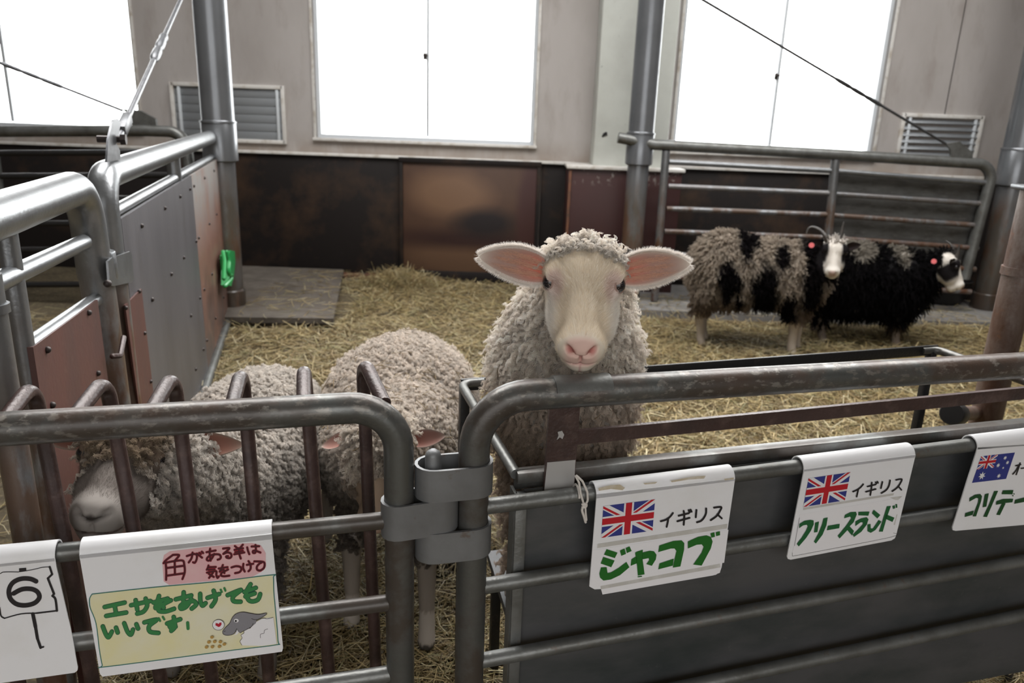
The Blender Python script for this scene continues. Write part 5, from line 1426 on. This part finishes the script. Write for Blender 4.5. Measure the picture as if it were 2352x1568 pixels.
pk2 = np.zeros(len(S2['V'])); pk2[:S2['n0']] = S2['facey'] & (q2[:, 1] < .035) & (q2[:, 2] > .0) & (np.abs(q2[:, 0]) < .062)
fleece(S2['o'], S2['V'], S2['N'], S2['T'], tw(S2, pk2), lambda P, N: np.tile((.80, .735, .66), (len(P), 1)), 520, 26, .034, .009, .0034, .0005, .35, .013, 8, name='poll_wool', messy=.45)

# ---- 3: the sheep at the left with its muzzle behind the bars
O3 = at_y(282, 1046, 1.44)
vw3 = norm(CAM - O3); dn3 = norm(np.array([0, 0, -1.]) - vw3 * np.dot(np.array([0, 0, -1.]), vw3)); lt3 = norm(np.cross(vw3, dn3))
if lt3[0] > 0: lt3 = -lt3
t3_ = norm(vw3 * .80 + dn3 * .50 + lt3 * .36); O3h, A3 = head_frame(O3, t3_, vw3 * .5 - dn3 * .9 - lt3 * .1)
body3 = [(EL((-.765, 2.05, .50), (.205, .46, .225)), .05), (CO((-.765, 1.75, .60), (-.765, 1.53, .735), .15, .10), .08)] + \
        legs([((-.64, 1.78, .40), (-.63, 1.74, .27), (-.63, 1.72, .08), (-.63, 1.70, .03)), ((-.88, 1.78, .40), (-.89, 1.74, .27), (-.89, 1.72, .08), (-.89, 1.70, .03)),
              ((-.64, 2.36, .40), (-.63, 2.46, .30), (-.64, 2.40, .08), (-.64, 2.38, .03)), ((-.90, 2.36, .40), (-.91, 2.46, .30), (-.90, 2.40, .08), (-.90, 2.38, .03))])
def paint3(V, q, facey):
    C = np.tile(WOOL2 * .38, (len(V), 1)); C[V[:, 2] < .3] = (.17, .15, .13)
    face = np.tile(np.array([.13, .112, .10]), (len(V), 1)); x, y, z = np.abs(q[:, 0]), q[:, 1], q[:, 2]
    face = mixc(face, (.27, .245, .225), sstep(y, .105, .14)); face = mixc(face, (.17, .125, .09), sstep(-y, -.06, .0) * sstep(z, -.03, .01))
    face = mixc(face, (.03, .025, .022), sstep(y, .136, .148) * sstep(.030 - x, 0, .010) * sstep(.50 * (.030 - x) - .010 - np.abs(z + .020), -.010, .0) * sstep(z, -.036, -.026))
    face = mixc(face, (.10, .07, .06), sstep(.005 - np.abs(z + .0555), 0, .004) * sstep(y, .12, .14))
    k = facey.astype(float); return C * (1 - k[:, None]) + face * k[:, None]
e3 = [dict(B=hp(O3h, A3, 1.12, sg * .070, -.045, .0), Tp=hp(O3h, A3, 1.12, sg * .20, -.10, -.02), width=.065, nrm=A3[1] * .8 + A3[2] * .5, cup=.5, inner=(.26, .12, .09), core=(.24, .09, .07), rim=(.33, .27, .22)) for sg in (1, -1)]
S3 = sheep('grey-faced sheep pressing its muzzle to the feeding bars at the left', None, body3, O3h, A3, 1.12,
           ((-1.06, -.45), (1.18, 2.62), (-.01, .96)), .014, .005, paint3, e3)
add_eyes(S3, O3h, A3, 1.12, .0135, 'lid_dark')
m3 = wool_mask(S3, .0, -.01) * (S3['V'][:, 2] > .26)
q3 = S3['hl']; m3[:S3['n0']][S3['facey'] & (q3[:, 1] < .055) & (((np.abs(q3[:, 0]) < .055) & (q3[:, 1] < .05)) | (q3[:, 2] < -.04) | (q3[:, 1] < -.03))] = .7
def wc3(P, N):
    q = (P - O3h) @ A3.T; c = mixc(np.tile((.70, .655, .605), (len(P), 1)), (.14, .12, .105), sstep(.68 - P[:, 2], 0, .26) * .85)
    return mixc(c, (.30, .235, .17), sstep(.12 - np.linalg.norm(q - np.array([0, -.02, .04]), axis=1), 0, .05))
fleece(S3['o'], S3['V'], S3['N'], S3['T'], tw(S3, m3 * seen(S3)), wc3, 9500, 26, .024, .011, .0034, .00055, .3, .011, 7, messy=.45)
fm3 = np.zeros(len(S3['V'])); fm3[:S3['n0']] = S3['facey'] & (q3[:, 1] < .138) & (q3[:, 1] > .0)
nc3 = nearest_color(S3)
short_fur(S3['o'], S3['V'], S3['N'], S3['T'], tw(S3, fm3), nc3, 9000, .007, .00018, lambda P, N: unit(-A3[1] - N * (-A3[1] * N).sum(1, keepdims=True)))

# ---- 4: the piebald horned sheep
O4 = at_y(1917, 578, 4.84)
vw4 = norm(CAM - O4); dn4 = norm(np.array([0, 0, -1.]) - vw4 * np.dot(np.array([0, 0, -1.]), vw4)); a4 = math.radians(32)
t4_ = dn4 * math.cos(a4) + vw4 * math.sin(a4) + np.array([.05, 0, 0]); O4h, A4 = head_frame(O4, t4_, vw4 * math.cos(a4) - dn4 * math.sin(a4))
body4 = [(EL((1.44, 5.10, .555), (.245, .215, .245)), .05), (EL((1.70, 5.04, .545), (.30, .20, .215)), .1), (EL((1.92, 4.99, .545), (.16, .165, .195)), .08), (CO((1.98, 4.98, .62), (2.05, 4.92, .72), .125, .078), .06)] + \
        legs([((1.88, 4.95, .36), (1.885, 4.92, .24), (1.885, 4.91, .07), (1.893, 4.90, .02)), ((1.96, 5.07, .36), (1.965, 5.05, .24), (1.965, 5.05, .07), (1.975, 5.04, .02)),
              ((1.30, 5.02, .40), (1.275, 5.06, .27), (1.305, 5.05, .07), (1.315, 5.04, .02)), ((1.36, 5.19, .40), (1.34, 5.22, .27), (1.36, 5.21, .07), (1.375, 5.20, .02))], .07, .035, .026)
def spots4(P):
    """dark patches of the coat, 0..1, placed on the animal's flank and neck"""
    k = np.zeros(len(P))
    for px_, py_, rx, ry, rot in ((1678, 640, 30, 52, .25), (1722, 575, 18, 34, .1), (1760, 665, 38, 78, .18), (1800, 590, 24, 28, 0), (1818, 705, 24, 52, .1), (1745, 560, 14, 18, 0), (1870, 605, 30, 75, -.05), (1862, 665, 26, 60, 0), (1900, 600, 30, 60, 0), (1705, 690, 18, 22, 0)):
        c = at_y(px_, py_, 4.86); s_ = 4.9 / FPX
        u = P[:, 0] - c[0]; v = P[:, 2] - c[2]; cu_, su = math.cos(rot), math.sin(rot)
        d = np.hypot((u * cu_ + v * su) / (rx * s_), (-u * su + v * cu_) / (ry * s_)) + lump(P.astype(np.float32), 40, .12)
        k = np.maximum(k, sstep(.98 - d, 0, .35) * (P[:, 1] < 5.12))
    return k
CREAM4 = np.array([.44, .375, .31])
def coat4(P, N=None):
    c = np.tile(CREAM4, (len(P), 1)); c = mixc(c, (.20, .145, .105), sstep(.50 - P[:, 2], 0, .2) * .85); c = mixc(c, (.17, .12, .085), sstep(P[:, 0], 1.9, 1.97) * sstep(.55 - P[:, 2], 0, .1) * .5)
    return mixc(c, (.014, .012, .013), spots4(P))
def paint_badger(V, q, facey, coat, sock=(.42, .36, .30), blaze=.024):
    C = coat(V) * .7; lo = V[:, 2] < .27; C[lo] = sock; C[V[:, 2] < .035] = (.03, .028, .026)
    x, y, z = np.abs(q[:, 0]), q[:, 1], q[:, 2]
    face = np.tile(np.array([.70, .66, .61]), (len(V), 1))
    side = sstep(x + lump(V.astype(np.float32), 60, .004), blaze, blaze + .012) * sstep(.088 - y, 0, .03) * sstep(y, -.05, -.03)
    face = mixc(face, (.016, .014, .015), side)
    face = mixc(face, (.40, .26, .22), sstep(y, .137, .150) * sstep(.028 - x, 0, .012) * sstep(z, -.05, -.03) * .8)
    face = mixc(face, (.10, .06, .05), sstep(.006 - np.abs(z + .0555), 0, .004) * sstep(y, .13, .15) * .7)
    k = facey.astype(float); return C * (1 - k[:, None]) + face * k[:, None]
dark_ear = dict(inner=(.03, .022, .022), core=(.03, .02, .02), rim=(.018, .016, .017))
e4 = [dict(B=hp(O4h, A4, 1, sg * .068, -.035, .01), Tp=hp(O4h, A4, 1, sg * .15, -.06, .005), width=.055, nrm=vw4 - Z * .3, cup=.5, **dark_ear) for sg in (1, -1)]
S4 = sheep('cream and black patched sheep with two slim horns standing side-on, looking out', 'horned piebald sheep', body4, O4h, A4, 1.0,
           ((1.1, 2.35), (4.62, 5.42), (-.01, .98)), .018, .008, lambda V, q, f: paint_badger(V, q, f, coat4, blaze=.034), e4)
add_eyes(S4, O4h, A4, 1.0, .0135, 'lid_dark')
m4 = wool_mask(S4, -9, .0) * (np.linalg.norm(S4['V'] - hp(O4h, A4, 1, 0, .05, 0), axis=1) > .110) * (S4['V'][:, 2] > .26)
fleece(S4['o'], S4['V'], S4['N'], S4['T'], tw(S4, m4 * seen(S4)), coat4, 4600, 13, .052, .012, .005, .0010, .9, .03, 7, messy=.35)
pw = np.zeros(len(S4['V'])); pw[:S4['n0']] = (S4['facey'] & (S4['hl'][:, 1] < -.035) & (S4['hl'][:, 2] > .0) & (np.abs(S4['hl'][:, 0]) < .05)).astype(float)
fleece(S4['o'], S4['V'], S4['N'], S4['T'], tw(S4, pw), lambda P, N: np.tile((.66, .62, .58), (len(P), 1)), 60, 14, .03, .005, .003, .0008, 0, .02, 6, name='poll_wool')
hY = O4[1] + .03
horn(S4, [at_y(1899, 552, hY), at_y(1897, 544, hY), at_y(1885, 530, hY + .03), at_y(1868, 522, hY + .06), at_y(1857, 525, hY + .07), at_y(1852, 536, hY + .06)], .016)
horn(S4, [at_y(1929, 556, hY), at_y(1931, 545, hY), at_y(1934, 528, hY + .01), at_y(1938, 510, hY + .02)], .015)
def ear_tag(D, p, nrm_):
    b = MB(); x, y = frame_for(norm(nrm_)); b.tube([p - norm(nrm_) * .002, p + norm(nrm_) * .004], .017, 14); b.build('ear_tag', M['tag_pink'], D['o'])
ear_tag(S4, at_y(1864, 563, O4[1] - .012), vw4)

# ---- 5: the black horned sheep beyond it
O5 = at_y(2188, 612, 5.16)
t5_ = norm((.50, -.28, -.80)); O5h, A5 = head_frame(O5, t5_, (.9, -.15, .5))
body5 = [(EL((2.42, 5.36, .46), (.34, .21, .255)), .05), (EL((2.72, 5.32, .45), (.22, .19, .235)), .1), (CO((2.84, 5.28, .52), (2.94, 5.21, .635), .125, .070), .06)] + \
        legs([((2.72, 5.24, .34), (2.72, 5.22, .24), (2.73, 5.21, .07), (2.74, 5.20, .02)), ((2.80, 5.40, .34), (2.80, 5.40, .24), (2.81, 5.40, .07), (2.82, 5.39, .02)),
              ((2.24, 5.28, .36), (2.21, 5.30, .27), (2.23, 5.28, .07), (2.24, 5.26, .02)), ((2.26, 5.46, .36), (2.23, 5.48, .27), (2.25, 5.47, .07), (2.26, 5.46, .02))], .07, .035, .026)
def coat5(P, N=None):
    c = np.tile((.0125, .0115, .0125), (len(P), 1))
    for px_, py_, r in ((1975, 568, 26), (1995, 572, 20), (2072, 585, 20)):
        q = at_y(px_, py_, 5.25); c = mixc(c, (.30, .27, .23), sstep(1.1 - np.hypot((P[:, 0] - q[0]), (P[:, 2] - q[2]) * .9) / (r * 5.2 / FPX), 0, .35))
    return mixc(c, (.10, .075, .055), sstep(.22 - P[:, 2], 0, .06) * sstep(P[:, 0], 2.5, 2.8))
e5 = [dict(B=hp(O5h, A5, 1, sg * .066, -.035, -.005), Tp=hp(O5h, A5, 1, sg * .17, -.07, -.03), width=.055, nrm=A5[1] * .7 + A5[2] * .3, cup=.5, **dark_ear) for sg in (1, -1)]
S5 = sheep('black long-woolled sheep with a white-striped face turned right, behind the patched sheep', 'horned piebald sheep', body5, O5h, A5, 1.0,
           ((1.95, 3.3), (4.92, 5.68), (-.01, .92)), .018, .008, lambda V, q, f: paint_badger(V, q, f, coat5, (.22, .18, .15), .030), e5)
add_eyes(S5, O5h, A5, 1.0, .0135, 'lid_dark')
m5 = wool_mask(S5, -9, -.02) * (np.linalg.norm(S5['V'] - hp(O5h, A5, 1, 0, .05, 0), axis=1) > .115) * (S5['V'][:, 2] > .16)
fleece(S5['o'], S5['V'], S5['N'], S5['T'], tw(S5, m5 * seen(S5)), coat5, 3200, 12, .065, .012, .005, .0010, 1.0, .03, 7, messy=.35)
horn(S5, [at_y(2196, 596, 5.13), at_y(2198, 588, 5.13), at_y(2201, 574, 5.13), at_y(2204, 561, 5.13)], .017)
horn(S5, [at_y(2188, 590, 5.22), at_y(2190, 576, 5.22), at_y(2184, 562, 5.24), at_y(2172, 552, 5.27)], .014)
ear_tag(S5, at_y(2145, 600, 5.06), norm(CAM - O5))

for D_, A_ in ((S4, A4), (S5, A5)):
    fk = np.zeros(len(D_['V'])); fk[:D_['n0']] = D_['facey'] & (D_['hl'][:, 1] < .12)
    short_fur(D_['o'], D_['V'], D_['N'], D_['T'], tw(D_, fk), nearest_color(D_), 5000, .012, .0004, lambda P, N, A_=A_: unit(-A_[1] - N * (-A_[1] * N).sum(1, keepdims=True)), lay=.8)

# ---- 6: the dark sheep hidden behind the white one
O6 = at_y(1440, 618, 4.25)
t6_ = norm((.25, -.60, -.75)); O6h, A6 = head_frame(O6, t6_, (.1, -.5, .8))
body6 = [(EL((.36, 4.62, .50), (.24, .36, .23)), .05), (CO((.46, 4.45, .58), (.60, 4.30, .70), .13, .085), .06)] + \
        legs([((.48, 4.42, .34), (.50, 4.40, .24), (.50, 4.40, .07), (.50, 4.38, .02)), ((.32, 4.40, .34), (.32, 4.38, .24), (.32, 4.38, .07), (.32, 4.36, .02)),
              ((.46, 4.84, .36), (.47, 4.90, .27), (.47, 4.88, .07), (.47, 4.86, .02)), ((.26, 4.84, .36), (.25, 4.90, .27), (.25, 4.88, .07), (.25, 4.86, .02))], .06, .032, .024)
coat6 = lambda P, N=None: np.tile((.022, .018, .019), (len(P), 1))
e6 = [dict(B=hp(O6h, A6, 1, sg * .066, -.035, -.005), Tp=hp(O6h, A6, 1, sg * .16, -.07, -.02), width=.055, nrm=A6[1] * .7 + A6[2] * .5, cup=.5, **dark_ear) for sg in (1, -1)]
S6 = sheep('dark sheep almost hidden behind the head of the white sheep', 'horned piebald sheep', body6, O6h, A6, 1.0,
           ((-.05, .95), (3.98, 5.15), (-.01, .95)), .018, .010, lambda V, q, f: paint_badger(V, q, f, coat6, (.05, .045, .04), .02), e6)
add_eyes(S6, O6h, A6, 1.0, .0135, 'lid_dark')
m6 = wool_mask(S6, -.03, -.02) * (S6['V'][:, 2] > .2)
fleece(S6['o'], S6['V'], S6['N'], S6['T'], tw(S6, m6), coat6, 900, 10, .045, .010, .005, .0009, .5, .03, 6)
horn(S6, [at_y(1420, 592, 4.26), at_y(1424, 580, 4.28), at_y(1440, 574, 4.3), at_y(1456, 580, 4.3), at_y(1460, 592, 4.28)], .016)
# ------------------------------------------------------------------ straw bedding
def straw_material():
    m, n, l, b = new_mat('straw')
    a = n.new('ShaderNodeAttribute'); a.attribute_name = 'Col'
    b.inputs['Roughness'].default_value = .45
    l.new(a.outputs['Color'], b.inputs['Base Color'])
    return m
M['straw'] = straw_material()
_hd = rng.normal(size=(8, 2)); _hp = rng.uniform(0, 6.28, 8)
def bed_h(x, y):
    s = 0
    for k in range(8):
        d = _hd[k] / np.linalg.norm(_hd[k]) * (2.0 + 1.7 * k); s = s + np.sin(x * d[0] + y * d[1] + _hp[k]) / (1 + .45 * k)
    return .022 + .012 * s
def straw(name, x, y, z, L, r, flat=.22, label=None):
    """each stalk is a slim bent three-sided stem"""
    n = len(x); az = rng.uniform(0, 6.28, n); el_ = rng.normal(0, flat, n)
    d = np.stack([np.cos(az) * np.cos(el_), np.sin(az) * np.cos(el_), np.sin(el_)], 1)
    up = np.array([0, 0, 1.0]); sd = unit(np.cross(d, up)); nn = np.cross(sd, d)
    P = np.stack([x, y, z], 1); bend = rng.normal(0, .16, n)[:, None]
    V = np.empty((n, 9, 3))
    for i, t in enumerate((-.5, 0, .5)):
        c = P + d * (L * t)[:, None] + (sd * bend + nn * rng.normal(0, .05, n)[:, None]) * (L * (t * t * 2))[:, None]
        for j in range(3):
            a = 2 * math.pi * j / 3; V[:, i * 3 + j] = c + (sd * math.cos(a) + nn * math.sin(a) * .55) * (r * (1 if i < 2 else .6))[:, None]
    V[:, :, 2] = np.maximum(V[:, :, 2], .002)
    f = np.array([(i * 3 + j, i * 3 + (j + 1) % 3, (i + 1) * 3 + (j + 1) % 3, (i + 1) * 3 + j) for i in range(2) for j in range(3)])
    F_ = (f[None] + (np.arange(n) * 9)[:, None, None]).reshape(-1, 4)
    me = bpy.data.meshes.new(name)
    nv, nf = n * 9, len(F_)
    me.vertices.add(nv); me.vertices.foreach_set('co', V.astype(np.float32).ravel())
    me.loops.add(nf * 4); me.loops.foreach_set('vertex_index', F_.astype(np.int32).ravel())
    me.polygons.add(nf); me.polygons.foreach_set('loop_start', np.arange(0, nf * 4, 4, dtype=np.int32))
    me.update(calc_edges=True)
    pal = np.array([(.44, .35, .175), (.55, .46, .27), (.30, .22, .105), (.72, .66, .46), (.17, .12, .055), (.40, .36, .19), (.30, .29, .15)])
    c = pal[rng.choice(len(pal), n, p=[.24, .2, .17, .1, .14, .1, .05])] * np.array([.95, .905, .82]) * rng.uniform(.65, 1.2, (n, 1))
    C = np.repeat(np.concatenate([c, np.ones((n, 1))], 1), 9, 0).astype(np.float32)
    at = me.color_attributes.new('Col', 'FLOAT_COLOR', 'POINT'); at.data.foreach_set('color', C.ravel())
    me.materials.append(M['straw'])
    o = bpy.data.objects.new(name, me); COL.objects.link(o)
    return props(o, label, 'straw', None, 'stuff')
# bedding mat under the loose stalks
gx, gy = np.linspace(-2.6, 5.2, 130), np.linspace(1.0, 6.6, 110)
b = MB(); vs = []; fs_ = []
def inside(x, y):
    """weight of straw at a spot of the pen"""
    left = -1.642 - .283 * (y - 3.663)
    w = (x > left - .02).astype(float)
    fl_ = 1.31 + .272 * x
    w *= (y > fl_ - .12)
    return w
for yy in gy:
    for xx in gx: vs.append((xx, yy, float(bed_h(xx, yy)) - .012))
nx = len(gx)
for j in range(len(gy) - 1):
    for i in range(nx - 1):
        xx, yy = gx[i], gy[j]
        if inside(np.array(xx), np.array(yy)) < .5 or (xx < -1.2 and yy > 5.08) or (xx > .95 and yy > 5.72): continue
        fs_.append((j * nx + i, j * nx + i + 1, (j + 1) * nx + i + 1, (j + 1) * nx + i))
b.add(vs, fs_)
props(b.build('straw_bed', M['ground']), 'trodden straw bed covering the pen floor', 'straw', None, 'stuff')

def scatter(n, y0, y1, x0f, x1f):
    y = rng.uniform(y0 ** .5, y1 ** .5, n) ** 2; x = x0f(y) + (x1f(y) - x0f(y)) * rng.random(n)
    w = inside(x, y) > .5
    w &= ~((x > .45) & (y > 6.3)) & (y < 6.74)
    w &= ~((x < -1.25) & (y > 5.06)) & ~((x > .95) & (y > 5.72))
    dens = .5 + .5 * np.sin(x * 1.7 + y * 2.3 + 1) * np.sin(y * 1.9 - x * 1.1)
    w &= rng.random(n) < .55 + .45 * dens
    return x[w], y[w]
lef = lambda y: np.maximum(-1.642 - .283 * (y - 3.663), -.72 * y - .3)
rig = lambda y: .80 * y + .2
x, y = scatter(60000, 3.0, 6.75, lef, rig)
straw('loose_straw', x, y, bed_h(x, y) + np.abs(rng.normal(0, .014, len(x))), rng.uniform(.05, .26, len(x)), rng.uniform(.0012, .0042, len(x)), .22, 'loose golden straw strewn over the back of the pen')
x, y = scatter(55000, 1.05, 3.2, lef, rig)
straw('loose_straw', x, y, bed_h(x, y) + np.abs(rng.normal(0, .012, len(x))), rng.uniform(.04, .17, len(x)), rng.uniform(.0010, .0026, len(x)), .24, 'loose golden straw strewn just behind the front fence')
n = 260
x, y = rng.uniform(-2.0, -1.25, n), rng.uniform(5.15, 6.85, n)
straw('loose_straw', x, y, .079 + np.abs(rng.normal(0, .006, n)), rng.uniform(.06, .22, n), rng.uniform(.0015, .0032, n), .05, 'thin straw scattered on the grey concrete slab')
n = 500
x, y = rng.uniform(1.0, 3.9, n), rng.uniform(5.75, 6.4, n)
straw('loose_straw', x, y, .064 + np.abs(rng.normal(0, .006, n)), rng.uniform(.06, .2, n), rng.uniform(.0015, .003, n), .06, 'thin straw scattered on the pale kerb under the railing')
n = 2600
x, y = rng.uniform(-3.9, -1.6, n), rng.uniform(1.2, 5.4, n); k = x < -1.642 - .283 * (y - 3.663) - .1; x, y = x[k], y[k]
straw('loose_straw', x, y, .01 + np.abs(rng.normal(0, .012, len(x))), rng.uniform(.06, .22, len(x)), rng.uniform(.0015, .003, len(x)), .15, 'straw in the neighbouring pen beyond the left gates')
# heap of hay against the far boards
n = 1500
x = rng.normal(-1.0, .22, n); y = rng.normal(6.50, .12, n)
straw('loose_straw', x, np.minimum(y, 6.74), np.clip(.15 - .9 * ((x + 1.0) ** 2 + (y - 6.55) ** 2), .02, .2) * rng.random(n) + .02, rng.uniform(.08, .24, n), rng.uniform(.0015, .003, n), .45, 'small heap of hay against the far wall boards by the slab')

# bits of hay caught in the fleece of the feeding sheep
def hay_on(D, n, mask, label):
    P, Nn = tri_sample(D['V'], D['N'], D['T'], tw(D, mask), n)
    d = unit(np.cross(Nn, rng.normal(size=(n, 3))) + Nn * rng.normal(0, .18, (n, 1)))
    b = MB()
    for i in range(n):
        L = rng.uniform(.012, .05); p = P[i] + Nn[i] * rng.uniform(.014, .026)
        b.tube([p - d[i] * L * .5, p + Nn[i] * .002, p + d[i] * L * .5], rng.uniform(.0007, .0014), 4)
    props(b.build('hay_bits', M['hay_bit'], smooth=False), label, 'hay', None, 'stuff')
flat('hay_bit', (.20, .145, .075), .7)
up2 = (S2['N'][:, 2] > .2) * (S2['V'][:, 2] > .5) * m2
hay_on(S2, 260, up2, 'bits of hay caught in the fleece of the feeding sheep by the hinge')
hay_on(S1, 26, m1 * (S1['V'][:, 1] < 1.75), 'a few hay stalks caught in the neck wool of the white sheep')
